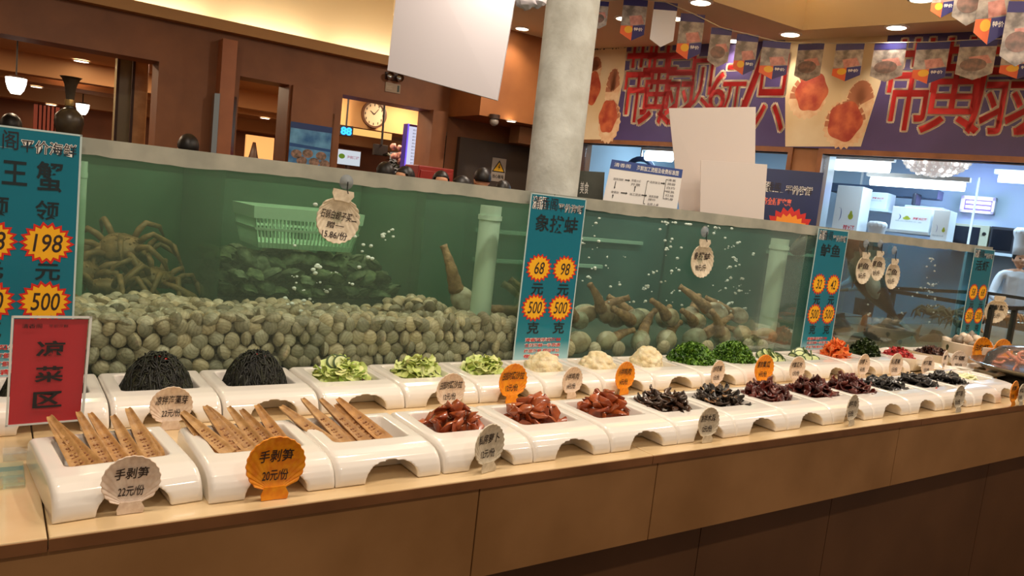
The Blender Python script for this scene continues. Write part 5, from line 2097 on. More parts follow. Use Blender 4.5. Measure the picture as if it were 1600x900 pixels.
t, q = px_board('menu_poster', 'small dark food poster between the white post and the flow chart', 'poster', ((893, 266), (945, 269), (940, 345), (886, 340)), (4.3, 4.3, 4.3, 4.3), mat('poster_dark', (66, 70, 58), 0.4, (40, 44, 36), 6.0), 0.006, None, True)
part('lower_band', q.flat(G(), ((0, .42), (1, .42), (1, 1), (0, 1)), .001), mat('poster_tan', (150, 104, 60), 0.5), t)
g = G()
for cu, cv, r_ in ((.35, .33, .10), (.55, .35, .09), (.72, .31, .08), (.22, .32, .08)):
    q.oval(g, cu, cv, r_, r_ * .55, 16, .0012)
part('printed_bowls', g, mat('print_olive', (120, 112, 80), 0.5), t)
g = G()
q.text(g, '美食', .3, .08, .55, .17, .0012)
part('lettering', g, M_LETW, t)

# ------------------------------------------------------------------ the banners above the kitchen windows
M_BAN = mat('banner_navy', (78, 62, 112), 0.5, (70, 54, 100), 2.0)
M_BANC = mat('banner_cream', (232, 210, 170), 0.5, (218, 188, 140), 2.0)
M_BANR = mat('banner_red', (226, 46, 38), 0.5)
M_BANO = mat('banner_outline', (242, 218, 188), 0.5)
M_SCR = mat('printed_scallop', (206, 104, 60), 0.5, (160, 52, 32), 9.0, 0.35, 0.65)
M_SCP = mat('printed_shell', (222, 170, 124), 0.5, (236, 204, 160), 12.0)


def banner(label, u0, u1, vb0, chars, pic, nlet):
    sa, sb = Ls(atN(u0, vb0, -.03)), Ls(atN(u1, vb0, -.03))
    z0 = atN(1224, 229.5, -.03).z
    z1 = ZS + 0.30
    q = Quad(L(sa, -.03, z1), L(sb, -.03, z1), L(sb, -.03, z0), L(sa, -.03, z0))
    t = thing('banner', label, 'banner', q.P(.5, 1), 'banners above the kitchen windows')
    part('cloth', q.board(G(), 0.004), M_BAN, t)
    w = sb - sa

    def uv(u, v):                                # pixel -> banner coordinates
        p = atN(u, v, -.03)
        return (Ls(p) - sa) / w, (z1 - p.z) / (z1 - z0)
    part('picture_ground', q.flat(G(), [uv(*p) for p in pic['ground']], .001), M_BANC, t)
    for nm, m, lst in (('printed_shell', M_SCP, pic['shells']), ('printed_scallop', M_SCR, pic['meat'])):
        for (cu, cv, ru, rv, rays) in lst:
            g = G()
            c0 = uv(cu, cv)
            c1 = uv(cu + ru, cv)
            c2 = uv(cu, cv + rv)
            a, b = abs(c1[0] - c0[0]), abs(c2[1] - c0[1])
            n = 48
            q.flat(g, [(c0[0] + a * (1 + .06 * cos(rays * i * 2 * pi / n)) * cos(2 * pi * i / n), c0[1] + b * (1 + .06 * cos(rays * i * 2 * pi / n)) * sin(2 * pi * i / n)) for i in range(n)], .0015 if nm == 'printed_shell' else .002)
            if nm == 'printed_shell':
                b_ = part(nm, g, m, t)
                gr = G()
                for i in range(9):
                    an = 2 * pi * i / 18 + pi
                    d = (cos(an), sin(an))
                    nn = (-d[1] * .008, d[0] * .02)
                    q.flat(gr, [(c0[0] + nn[0], c0[1] + nn[1]), (c0[0] + a * .95 * d[0] + nn[0], c0[1] + b * .95 * d[1] + nn[1]), (c0[0] + a * .95 * d[0] - nn[0], c0[1] + b * .95 * d[1] - nn[1]), (c0[0] - nn[0], c0[1] - nn[1])], .0017)
                part('printed_ribs', gr, mat('printed_rib', (176, 110, 74), 0.5), b_)
            else:
                part(nm, g, m, t)
    if pic.get('head'):
        (hu0, hv0), (hu1, hv1) = uv(*pic['head'][0]), uv(*pic['head'][1])
        g = G()
        q.text(g, '清香阁平价海鲜', hu0, hv0, hu1, hv1, .0015, bold=.03)
        part('shop_lettering', g, M_LETD, t)
    go, gr = G(), G()
    for ch, (ua, va, ub, vb) in chars:
        a, b = uv(ua, va), uv(ub, vb)
        e0, e1 = uv((ua + ub) / 2 - 1, va), uv((ua + ub) / 2 + 1, va)
        px = (e1[0] - e0[0]) / 2
        py = (uv(ua, va + 2)[1] - uv(ua, va)[1]) / 2
        hw = (ub - ua) * 0.006                    # broad-nib weight, then the pale outline all round
        for s in (-1, -.34, .34, 1):
            dx = s * hw * px
            q.text(gr, ch, a[0] + dx, a[1], b[0] + dx, b[1], .0022)
        ol = 3.2
        for s, w_ in ((-1, 0), (1, 0), (0, -1), (0, 1), (-.8, -.8), (.8, .8), (-.8, .8), (.8, -.8)):
            for s2 in (-1, 0, 1):
                dx, dy = (s * ol + s2 * hw) * px, w_ * ol * py
                q.text(go, ch, a[0] + dx, a[1] + dy, b[0] + dx, b[1] + dy, .001)
    part('letter_outline', go, M_BANO, t)
    part('lettering', gr, M_BANR, t)
    return t


banner('banner with narrow red letters above the left kitchen window', 893, 1229, 222, [
    ('带', (983, 68, 1014, 192)), ('黄', (1010, 72, 1046, 196)), ('扇', (1042, 70, 1076, 196)), ('贝', (1080, 92, 1110, 175)), ('6', (1113, 112, 1130, 176)), ('元', (1134, 102, 1160, 180)), ('/', (1166, 80, 1186, 185)), ('只', (1188, 85, 1222, 206))],
    dict(ground=[(893, 20), (985, 20), (975, 120), (955, 218), (893, 218)], shells=[(957, 140, 11, 34, 16), (930, 108, 10, 20, 14), (952, 190, 17, 34, 18)], meat=[(925, 138, 13, 26, 5), (950, 182, 14, 26, 6)], head=((921, 56), (984, 76))), 8)
banner('banner with wide red letters above the right kitchen window', 1226, 1720, 230, [
    ('带', (1397, 62, 1452, 205)), ('黄', (1458, 60, 1528, 210)), ('扇', (1533, 58, 1604, 212)), ('贝', (1612, 58, 1680, 214))],
    dict(ground=[(1227, 40), (1390, 40), (1376, 130), (1345, 229), (1227, 229)], shells=[(1343, 160, 22, 36, 22), (1262, 150, 30, 36, 20), (1320, 194, 34, 38, 24)], meat=[(1268, 144, 25, 30, 6), (1320, 190, 27, 31, 5)]), 4)

# ------------------------------------------------------------------ paper pennants on strings
M_FN = mat('pennant_navy', (42, 40, 110), 0.5)
M_FG = mat('pennant_fish_print', (190, 180, 172), 0.5, (112, 106, 104), 16.0, 0.35, 0.65)
M_FO = mat('pennant_orange', (236, 110, 60), 0.5)
M_FY = mat('pennant_gold', (244, 190, 60), 0.5)
M_FP = mat('pennant_pink', (220, 160, 150), 0.5, (170, 110, 104), 18.0)
M_FW = mat('pennant_glare_white', (246, 246, 250), 0.5)  # print washed out by glare: the overexposure is put into this white


def pennant(c, wd, ht, yaw, style, label, k):
    """c: middle of the upper edge"""
    dx = Vector((cos(yaw), sin(yaw), 0))
    tl, tr = c - dx * wd / 2, c + dx * wd / 2
    dn = Vector((0, 0, -ht))
    q = Quad(tl, tr, tr + dn, tl + dn)
    t = thing('paper_pennant', label, 'pennant', c, 'paper pennants on the strings')
    shape = ((0, 0), (1, 0), (1, .84), (.5, 1), (0, .84))
    part('sheet', q.board(G(), .003, 0, shape), M_FG if style != 'w' else M_FW, t)
    part('header', q.flat(G(), ((0, 0), (1, 0), (1, .17), (0, .17)), .001), M_FN, t)
    if style == 'w':
        return t
    part('pink_patch', q.flat(G(), ((.3, .42), (.8, .38), (.95, .58), (.4, .64)), .001), M_FP, t)
    if style in 'ob':
        part('navy_corner', q.flat(G(), ((.5, .64), (1, .60), (1, .84), (.5, 1)), .0012), M_FN, t)
        part('orange_corner', q.flat(G(), ((0, .66), (.5, .64), (.5, 1), (0, .84)), .0012), M_FO, t)
        part('gold_coin', q.oval(G(), .34, .74, .17, .085, 20, .0016), M_FY, t)
        g = G()
        q.text(g, '特价', .56, .68, .92, .76, .0018, bold=.02)
        part('lettering', g, M_LETW, t)
    else:
        g = G()
        q.oval(g, .45, .62, .36, .16, 24, .0012)
        part('printed_fish_head', g, mat('printed_fish_dark', (96, 86, 82), 0.5, (150, 116, 108), 20.0), t)
    return t


line = [(940, 2, 20, 42, 'f'), (994, -2, 32, 64, 'o'), (1041, 4, 31, 68, 'w'), (1083, 22, 32, 70, 'o'), (1128, 44, 27, 60, 'f'), (1169, 54, 28, 62, 'o'), (1214, 65, 36, 58, 'o')]
ybase = atan2(WD.y, WD.x)
pts = []
names = ['leftmost', 'second', 'third, glare-whitened', 'fourth', 'fifth', 'sixth', 'seventh']
for k, (u, v, w, h, st) in enumerate(line):
    d = 6.45 - 0.06 * k
    p = atD(u, v, d)
    pts.append(p)
    pennant(p, w * d / F * 1.18, h * d / F, ybase + .55, st, '%s pennant from the left on the string before the narrow-lettered banner' % names[k], k)
line2 = [(1268, 68, 36, 58, 'f'), (1329, 68, 38, 58, 'o'), (1392, 67, 42, 60, 'f'), (1459, 66, 42, 64, 'o'), (1530, 62, 46, 62, 'f'), (1600, 60, 46, 62, 'o')]
for k, (u, v, w, h, st) in enumerate(line2):
    p = atN(u, v, -.30)
    d = (p - CAM).dot(fwd)
    pts.append(p)
    pennant(p, w * d / F * 1.12, h * d / F, ybase, st, '%s pennant from the left on the string before the wide-lettered banner' % names[k].split(',')[0], k)
g = G().tube([atD(880, -30, 6.5)] + [p + Vector((0, 0, .002)) for p in pts] + [atN(1680, 57, -.3)], 0.004, 5)
tag(part('pennant_string', g, mat('string', (190, 180, 160), 0.7)), 'thin string carrying the paper pennants before the banners', 'string')
near = [(1481, -40, 27, 66, 'o', 4.6, 'blue and orange pennant tip at the top edge right of the tray'), (1525, -52, 37, 90, 'f', 4.5, 'nearest pennant with a fish head, right of the blue-orange tip'), (1562, -45, 36, 112, 'o', 4.4, 'long pennant with gold coin before the wide letters'), (1604, 2, 40, 100, 'f', 4.3, 'nearest pennant at the right edge of the view')]
np_ = []
for k, (u, v, w, h, st, d, lb) in enumerate(near):
    p = atD(u, v, d)
    np_.append(p)
    pennant(p, w * d / F * 1.2, h * d / F, ybase + .3, st, lb, k)
tag(part('pennant_string', G().tube([atD(1440, -60, 4.7)] + np_ + [atD(1680, 10, 4.2)], 0.003, 5), mat('string', (190, 180, 160), 0.7)), 'near string carrying four pennants at the upper right', 'string')

# ledge behind the tanks that the boards stand on
t = thing('rear_ledge', 'narrow brown ledge behind the tanks carrying the boards', 'ledge', (3.6, 3.3, 0))
part('top', G().box(2.5, 5.2, 3.02, 3.75, .87, .90), M_PLINTH, t)
part('body', G().box(2.52, 5.18, 3.04, 3.73, 0.001, .869), M_PLINTH, t)

# downlights in the ceilings
def downlight(p, r, label, group, power=0):
    t = thing('downlight', label, 'light', p, group)
    part('ring', G().lathe([(r, 0.002), (r * 1.25, 0.0), (r * 1.25, -.008), (r, -.012)], 28, Matrix.Translation(p), cap=False), M_WHITE, t, smooth=40)
    part('lens', G().lathe([(r, -.004), (r * .98, -.010)], 28, Matrix.Translation(p)), M_LAMPGLOW, t, smooth=40)
    if power:
        lamp('downlight_beam', 'SPOT', (p.x, p.y, p.z - .03), power, WARM, .06, (p.x, p.y, 0), spot=radians(120))
    return t


for k, (u, v, r) in enumerate(((1095, 3, .085), (975, 28, .075), (1055, 28, .075), (1147, 63, .075), (1235, 53, .085), (1401, 42, .08), (816, 44, .07), (1440, -2, .08))):
    p = atZ(u, v, ZS)
    lb = ('brightest soffit downlight near the top edge', 'soffit downlight behind the second pennant', 'soffit downlight beside the white pennant', 'soffit downlight behind the fifth pennant', 'soffit downlight at the corner of the two banners',
          'soffit downlight above the wide-lettered banner', 'soffit downlight right of the hanging board', 'soffit downlight cut by the top edge')[k]
    downlight(p, r, lb, 'soffit downlights', 26 if k in (0, 1, 3, 4, 5, 7) else 20)
for k, (u, v, z, lb) in enumerate(((127, 95, 2.61, 'downlight in the back room, largest through the wide doorway'), (57, 135, 2.295, 'small downlight in the back room above the red screen'), (80, 163, 2.125, 'low downlight in the back room beside the urn neck'),
                                   (414, 184, 2.295, 'downlight seen through the narrow doorway'), (566, 208, 2.35, 'left downlight under the clock'), (614, 203, 2.35, 'right downlight under the clock'))):
    p = atZ(u, v, z)
    downlight(p, .085 if k == 0 else .07, lb, 'back room downlights')

# ------------------------------------------------------------------ things on and behind the left wall
def wall_px(name, label, cat, u0, v0, u1, v1, y, m, thick=.03):
    a, b = atY((u0 + u1) / 2, (v0 + v1) / 2, y), None
    d = (a - CAM).dot(fwd)
    x0, x1 = atY(u0, (v0 + v1) / 2, y).x, atY(u1, (v0 + v1) / 2, y).x
    z1, z0 = atY((u0 + u1) / 2, v0, y).z, atY((u0 + u1) / 2, v1, y).z
    q = Quad((x0, y, z1), (x1, y, z1), (x1, y, z0), (x0, y, z0))
    t = thing(name, label, cat, (a.x, y, z0))
    part('panel', q.board(G(), thick), m, t, bev=.003)
    return t, q


t, q = wall_px('seafood_poster', 'blue seafood poster on the brown pier between the doorways', 'poster', 452, 194, 517, 262, YW - .07, mat('poster_blue', (40, 104, 168), 0.4, (120, 190, 230), 5.0), .01)
part('printed_band', q.flat(G(), ((0, 0), (1, 0), (1, .14), (0, .14)), .001), mat('poster_deep_blue', (26, 60, 120), 0.4), t)
g = G()
for k, (cu, cv) in enumerate(((.18, .72), (.45, .68), (.78, .70), (.32, .86), (.62, .86), (.88, .88))):
    q.oval(g, cu, cv, .13, .10, 18, .0012)
part('printed_shellfish', g, mat('print_shellfish', (178, 140, 120), 0.5, (96, 84, 70), 26.0), t)
part('printed_sea', q.flat(G(), ((0, .48), (1, .52), (1, .58), (0, .56)), .001), mat('poster_deep_blue2', (30, 84, 150), 0.4), t)

t, q = wall_px('exit_sign', 'small unlit exit sign on the brown wall below the hanging board', 'sign', 602, 130, 626, 145, YW - .01, mat('exit_grey', (168, 146, 120), 0.5), .03)
part('running_figure', q.flat(G(), ((.78, .15), (.9, .15), (.92, .8), (.78, .85)), .001), mat('exit_dark', (50, 64, 50), 0.5), t)
g = G()
q.text(g, '安全出口', .06, .25, .45, .7, .001)
part('lettering', g, mat('exit_light', (206, 190, 160), 0.5), t)
t, q = wall_px('emergency_lamp', 'twin emergency lamp half hidden under the hanging board', 'light', 602, 114, 627, 126, YW - .01, M_DARKB, .08)
for u in (.2, .8):
    p = q.P(u, .5, .03)
    part('lamp_head', G().lathe([(.02, -.03), (.045, .03), (.0, .032)], 16, Matrix.Translation(p) @ Matrix.Rotation(radians(100), 4, 'X')), M_MIRROR, t, smooth=True)

# warning sign in the niche
t, q = wall_px('warning_sign', 'yellow triangle electric shock warning sign on a grey plate', 'sign', 768, 247, 790, 284, 7.92, mat('sign_grey', (176, 164, 150), 0.5), .008)
part('triangle_border', q.flat(G(), ((.5, .08), (.98, .60), (.02, .60)), .001), M_BLACK, t)
part('triangle', q.flat(G(), ((.5, .17), (.87, .555), (.13, .555)), .0015), mat('warning_yellow', (240, 184, 30), 0.5), t)
part('lightning_bolt', q.flat(G(), ((.53, .26), (.44, .40), (.52, .40), (.46, .53), (.60, .36), (.52, .36), (.58, .26)), .002), M_BLACK, t)
g = G()
q.text(g, '当心触电', .1, .70, .9, .86, .001, bold=.02)
part('lettering', g, M_BLACK, t)
p = atY(772, 190, 7.25)
t = thing('security_camera', 'small dome camera under the brown bulkhead', 'camera', p)
part('dome', G().blob(p, .05, 14, 9), mat('dome_grey', (150, 140, 130), .3), t, smooth=True)
part('mount', G().lathe([(.06, .03), (.06, .075)], 20, Matrix.Translation(p)), M_DARKB, t)
p = atY(799, 186, 7.25)
downlight(Vector((p.x, p.y, 2.325)), .05, 'small lamp under the brown bulkhead', None)

# clock on the bulkhead behind the third doorway
g = G().box(atY(528, 180, 9.4).x, atY(690, 180, 9.4).x, 9.4, 9.6, atY(590, 204, 9.4).z, 2.62)
struct('trim_3', g, mat('bulkhead_cream', (214, 170, 116), 0.7))
p = atY(584, 179, 9.33)
t = thing('wall_clock', 'round wall clock with dark rim seen through the doorway', 'clock', p)
mrot = Matrix.Translation(p) @ Matrix.Rotation(radians(90), 4, 'X')
part('rim', G().lathe([(.155, -.03), (.175, 0), (.17, .03), (.145, .03)], 36, mrot, cap=False), mat('clock_rim', (84, 54, 36), .4), t, smooth=50)
part('face', G().lathe([(.15, -.02), (.15, .012)], 36, mrot), mat('clock_face', (206, 190, 160), .4), t)
g = G()
for k in range(12):
    a = radians(30 * k)
    c = Vector((p.x + .12 * sin(a), p.y - .014, p.z + .12 * cos(a)))
    g.box(c.x - .005, c.x + .005, c.y - .001, c.y, c.z - .014, c.z + .014)
part('hour_marks', g, M_BLACK, t)
g = G()
for a, l_ in ((radians(-52), .07), (radians(38), .10)):
    d = Vector((sin(a), 0, cos(a)))
    n = Vector((cos(a), 0, -sin(a))) * .006
    b = p + Vector((0, -.016, 0))
    g.prism([b - n, b + n, b + d * l_ + n * .4, b + d * l_ - n * .4], Vector((0, -.002, 0)), Vector((0, 0, 0)))
part('hands', g, M_BLACK, t)
# warm lit cove, screens
pa, pb_ = atY(552, 203, 11.4), atY(612, 205, 11.4)
tag(part('lit_cove', G().box(pa.x, pb_.x, 11.38, 11.42, pa.z - .07, pa.z + .07), glow('amber_glow', (1.0, .55, .16), 1.1)), 'amber lit cove strip below the clock in the back room', 'light')
pa, pb_ = atY(139, 132, 12.55), atY(178, 136, 12.55)
t = thing('lit_panel', 'orange lit glass panel row near the ceiling of the back room', 'light', (pa.x, 12.55, pa.z - .08))
for k in range(3):
    x0 = pa.x + (pb_.x - pa.x) * k / 3
    part('glass_panel', G().box(x0 + .004, x0 + (pb_.x - pa.x) / 3 - .004, 12.53, 12.58, pa.z - .10, pa.z + .07), glow('orange_glow', (1.0, .36, .07), .9), t)
t, q = wall_px('led_clock', 'blue lit digital display at the left edge of the clock doorway', 'display', 531, 196, 552, 213, 9.2, M_BLACK, .05)
g = G()
q.text(g, '88', .1, .2, .85, .85, .002, bold=.05)
p = q.P(.5, 0, -.025)
part('bracket', G().tube([p, (p.x, p.y, 2.62)], .012, 8), M_BLACK, t)
part('digits', g, glow('blue_digits', (.03, .30, 1.0), 3.0), t)
t, q = wall_px('advert_screen', 'bright white screen with a green and pink logo in the back room', 'screen', 526, 234, 564, 259, 9.0, M_DARKB, .05)
part('display', q.flat(G(), ((.03, .04), (.97, .04), (.97, .96), (.03, .96)), .002), glow('screen_white', (.82, .88, .95), 0.75), t)
p = q.P(.5, 1, -.025)
part('stand', G().tube([p, (p.x, p.y, .03), (p.x, p.y, .001)], [.03, .03, .2], 12), M_DARKB, t)
part('green_emblem', q.oval(G(), .2, .45, .13, .16, 20, .003), glow('emblem_green', (.25, .42, .04), .5), t)
g = G()
q.text(g, '海鲜酒楼', .42, .36, .92, .56, .003, bold=.02)
part('lettering', g, glow('logo_pink', (.8, .35, .45), .5), t)
t, q = wall_px('light_box', 'tall white light box with violet edge in the clock doorway', 'sign', 634, 194, 653, 268, 8.6, mat('violet_frame', (60, 40, 150), .4), .12)
part('display', q.flat(G(), ((.12, .05), (.95, .05), (.95, .98), (.12, .98)), .002), glow('box_white', (.80, .80, 1.0), .85), t)
g = G()
for k in range(12):
    q.text(g, '海鲜价目', .45, .10 + .07 * k, .72, .14 + .07 * k, .003)
part('lettering', g, M_BLACK, t)
p = q.P(.5, 1, -.06)
part('stand', G().box(p.x - .1, p.x + .1, p.y - .05, p.y + .05, 0.001, p.z), M_DARKB, t)
part('violet_edge', q.flat(G(), ((0, .0), (.12, .0), (.12, 1), (0, 1)), .003), glow('violet_glow', (.22, .12, 1.0), 1.2), t)
t, q = wall_px('television', 'dark television hanging in the back room left of the light box', 'television', 585, 226, 606, 243, 9.1, M_BLACK, .06)
p = q.P(.5, 0)
part('bracket', G().tube([p, (p.x, p.y + .02, 2.62)], .015, 8), M_BLACK, t)
p = atY(619, 222, 9.0)
t = thing('potted_tree', 'dark artificial plant with pinkish blossoms beside the light box', 'plant', (p.x, 9.0, 0))
part('pot', G().lathe([(.13, 0.0), (.17, .4), (.16, .4), (.13, .36)], 24, Matrix.Translation((p.x, 9.0, 0))), M_DARKB, t, smooth=50)
part('stem', G().tube([(p.x, 9.0, .35), (p.x + .02, 9.0, 1.0), (p.x, 9.0, 1.6)], .02, 8), M_DARKB, t)
part('foliage', leaf_heap('x', None, Vector((0, 0, 0)), .1, .1, .1, 1, .1, 1) and G(), M_DARKB, t) if False else None
gl_ = G()
rr_ = random.Random(2)
for k in range(90):
    a, h_ = rr_.uniform(0, 6.28), rr_.uniform(1.25, 1.85)
    r_ = rr_.uniform(0, .13)
    c = Vector((p.x + r_ * cos(a), 9.0 + r_ * sin(a), h_))
    gl_.add([(-.05, 0, 0), (0, -.03, .01), (.06, 0, 0), (0, .03, .01)], [(0, 1, 2, 3)], Matrix.Translation(c) @ Matrix.Rotation(a, 4, 'Z') @ Matrix.Rotation(rr_.uniform(-1, 1), 4, 'X'))
part('foliage', gl_, mat('dark_foliage', (44, 50, 36), .6), t)
gl_ = G()
for k in range(14):
    gl_.blob((p.x + rr_.uniform(-.07, .09), 8.9 + rr_.uniform(-.05, .05), 1.86 + rr_.uniform(-.09, .09)), rr_.uniform(.03, .05), 8, 6, .2, rnd=rr_)
part('blossoms', gl_, mat('pink_blossom', (206, 150, 140), .6), t, smooth=True)

# wide doorway: pendant lamps, urn, screen, mirror pillars
for u, v, w, y, lb in ((25, 133, 29, 10.2, 'larger glowing pendant lamp at the left edge of the wide doorway'), (129, 170, 19, 13.0, 'smaller glowing pendant lamp right of the dark urn')):
    p = atY(u, v, y)
    r_ = w * (p - CAM).dot(fwd) / F / 2
    t = thing('pendant_lamp', lb, 'lamp', (p.x, p.y, p.z - r_), 'pendant lamps of the back room')
    part('glass_shade', G().lathe([(r_ * .45, -r_ * .95), (r_ * .75, -r_ * .5), (r_ * .95, r_ * .2), (r_, r_ * .75), (r_ * .9, r_ * .8), (r_ * .5, r_ * .5)], 24, Matrix.Translation(p)), glow('shade_glow', (1.0, .9, .75), 4.0), t, smooth=True)
    part('cap', G().lathe([(r_ * 1.02, r_ * .75), (r_ * .5, r_ * 1.0), (.01, r_ * 1.05)], 20, Matrix.Translation(p)), M_DARKB, t, smooth=True)
    part('cord', G().tube([(p.x, p.y, p.z + r_), (p.x, p.y, 2.62)], .008, 6), M_BLACK, t)
p = atY(108, 190, 7.2)
k_ = (p - CAM).dot(fwd) / F
t = thing('tall_urn', 'dark round urn with a long flared neck standing in the wide doorway', 'vase', (p.x, 7.2, 1.0))
zb = p.z
rb_ = 21 * k_
part('urn_body', G().lathe([(rb_ * .5, zb - rb_ * 1.3), (rb_ * .85, zb - rb_ * .8), (rb_, zb), (rb_ * .92, zb + rb_ * .45), (rb_ * .55, zb + rb_ * .85), (rb_ * .3, zb + rb_ * 1.0)], 32, Matrix.Translation((p.x, 7.2, 0))), mat('urn_bronze', (52, 40, 28), .35, (72, 62, 44), 10.0), t, smooth=50)
part('urn_neck', G().lathe([(rb_ * .3, zb + rb_ * .95), (rb_ * .26, zb + rb_ * 1.4), (rb_ * .30, zb + rb_ * 1.9), (rb_ * .42, zb + rb_ * 2.7), (rb_ * .62, zb + rb_ * 3.15), (rb_ * .75, zb + rb_ * 3.25), (rb_ * .4, zb + rb_ * 2.9)], 32, Matrix.Translation((p.x, 7.2, 0))), mat('urn_bronze', (52, 40, 28)), t, smooth=50)
part('urn_collar', G().lathe([(rb_ * .34, zb + rb_ * 1.15), (rb_ * .36, zb + rb_ * 1.3), (rb_ * .34, zb + rb_ * 1.6)], 32, Matrix.Translation((p.x, 7.2, 0))), M_BRASS, t, smooth=50)
g = G().lathe([(.18, 0.0005), (.18, .05), (.13, .1), (.13, zb - rb_ * 1.3 - .04), (.17, zb - rb_ * 1.3), (0.01, zb - rb_ * 1.3)], 28, Matrix.Translation((p.x, 7.2, 0)))
tag(part('urn_pedestal', g, M_DARKB, None, smooth=50), 'dark round pedestal under the bronze urn', 'pedestal')
a_, b_ = atY(56, 190, 12.0), atY(88, 190, 12.0)
t = thing('lattice_screen', 'red-brown lattice screen standing behind the urn in the back room', 'screen', ((a_.x + b_.x) / 2, 12.0, 0))
zt = atY(70, 165, 12.0).z
for k in range(6):
    x = a_.x + (b_.x - a_.x) * k / 5
    part('upright', G().box(x - .03, x + .03, 11.97, 12.03, 0.001, zt), mat('screen_red', (130, 52, 34), .5), t)
part('crossbars', G().box(a_.x, b_.x, 11.98, 12.02, zt - .06, zt).box(a_.x, b_.x, 11.98, 12.02, .5, .56).box(a_.x, b_.x, 11.98, 12.02, 1.5, 1.56), mat('screen_red', (130, 52, 34)), t)
for u0, u1, y, m, lb in ((182, 206, 8.9, mat('grey_mirror', (132, 124, 98), .25), 'grey-green mirrored pillar inside the wide doorway'), (206, 229, 8.75, mat('gold_panel', (206, 164, 108), .35, (170, 128, 78), 6.0), 'gold panelled pillar at the right jamb of the wide doorway')):
    a_, b_ = atY(u0, 180, y).x, atY(u1, 180, y).x
    t = thing('mirror_pillar', lb, 'pillar', ((a_ + b_) / 2, y, 0))
    part('shaft', G().box(a_, b_, y, y + .3, 0.001, 2.60), m, t, bev=.01)
    part('edge_strip', G().box(a_ - .015, a_ + .01, y - .01, y + .01, 0.001, 2.60), M_DARKB, t)
# narrow doorway: dark statue before a bright panel
a_, b_ = atY(384, 228, 11.5), atY(428, 228, 11.5)
tag(part('lit_panel', G().box(a_.x, b_.x, 11.5, 11.55, .001, atY(400, 212, 11.5).z), mat('lit_cream', (250, 200, 130), .6, emit=(250, 180, 110), estr=.5)), 'cream lit panel seen low through the narrow doorway', 'panel')
p = atY(397, 228, 10.8)
t = thing('wooden_statue', 'dark slim statue before the lit panel in the narrow doorway', 'statue', (p.x, 10.8, 0))
part('figure', G().lathe([(.16, 0.001), (.12, .5), (.10, .9), (.17, 1.15), (.16, 1.35), (.07, 1.48), (.075, 1.60), (.05, 1.70), (.02, 1.85)], 20, Matrix.Translation((p.x, 10.8, 0))), M_DARKB, t, smooth=True)
part('arms', G().tube([(p.x - .28, 10.8, 1.30), (p.x - .2, 10.78, 1.15), (p.x, 10.75, 1.25), (p.x + .22, 10.78, 1.2), (p.x + .3, 10.8, 1.38)], .04, 8), M_DARKB, t, smooth=True)
a_ = atY(436, 240, 8.9)
tag(part('brass_pole', G().lathe([(.025, .001), (.025, 2.3)], 16, Matrix.Translation((a_.x, 8.9, 0))), M_BRASS, None, smooth=40), 'thin brass pole at the right side of the narrow doorway', 'pole')
p = atY(672, 265, 7.7)
t = thing('red_cabinet', 'red cabinet standing by the brown pier right of the light box', 'cabinet', (p.x, 7.7, 0))
part('body', G().box(p.x - .22, p.x + .22, 7.55, 7.9, .001, p.z + .03), mat('cabinet_red', (150, 40, 30), .45), t, bev=.01)
part('door', G().box(p.x - .2, p.x + .2, 7.535, 7.55, .05, p.z - .02), mat('cabinet_red', (150, 40, 30)), t, bev=.004)

# ------------------------------------------------------------------ people
M_SKIN = mat('skin', (214, 160, 124), .5, sss=.1)
M_HAIR = mat('black_hair', (22, 18, 16), .45)


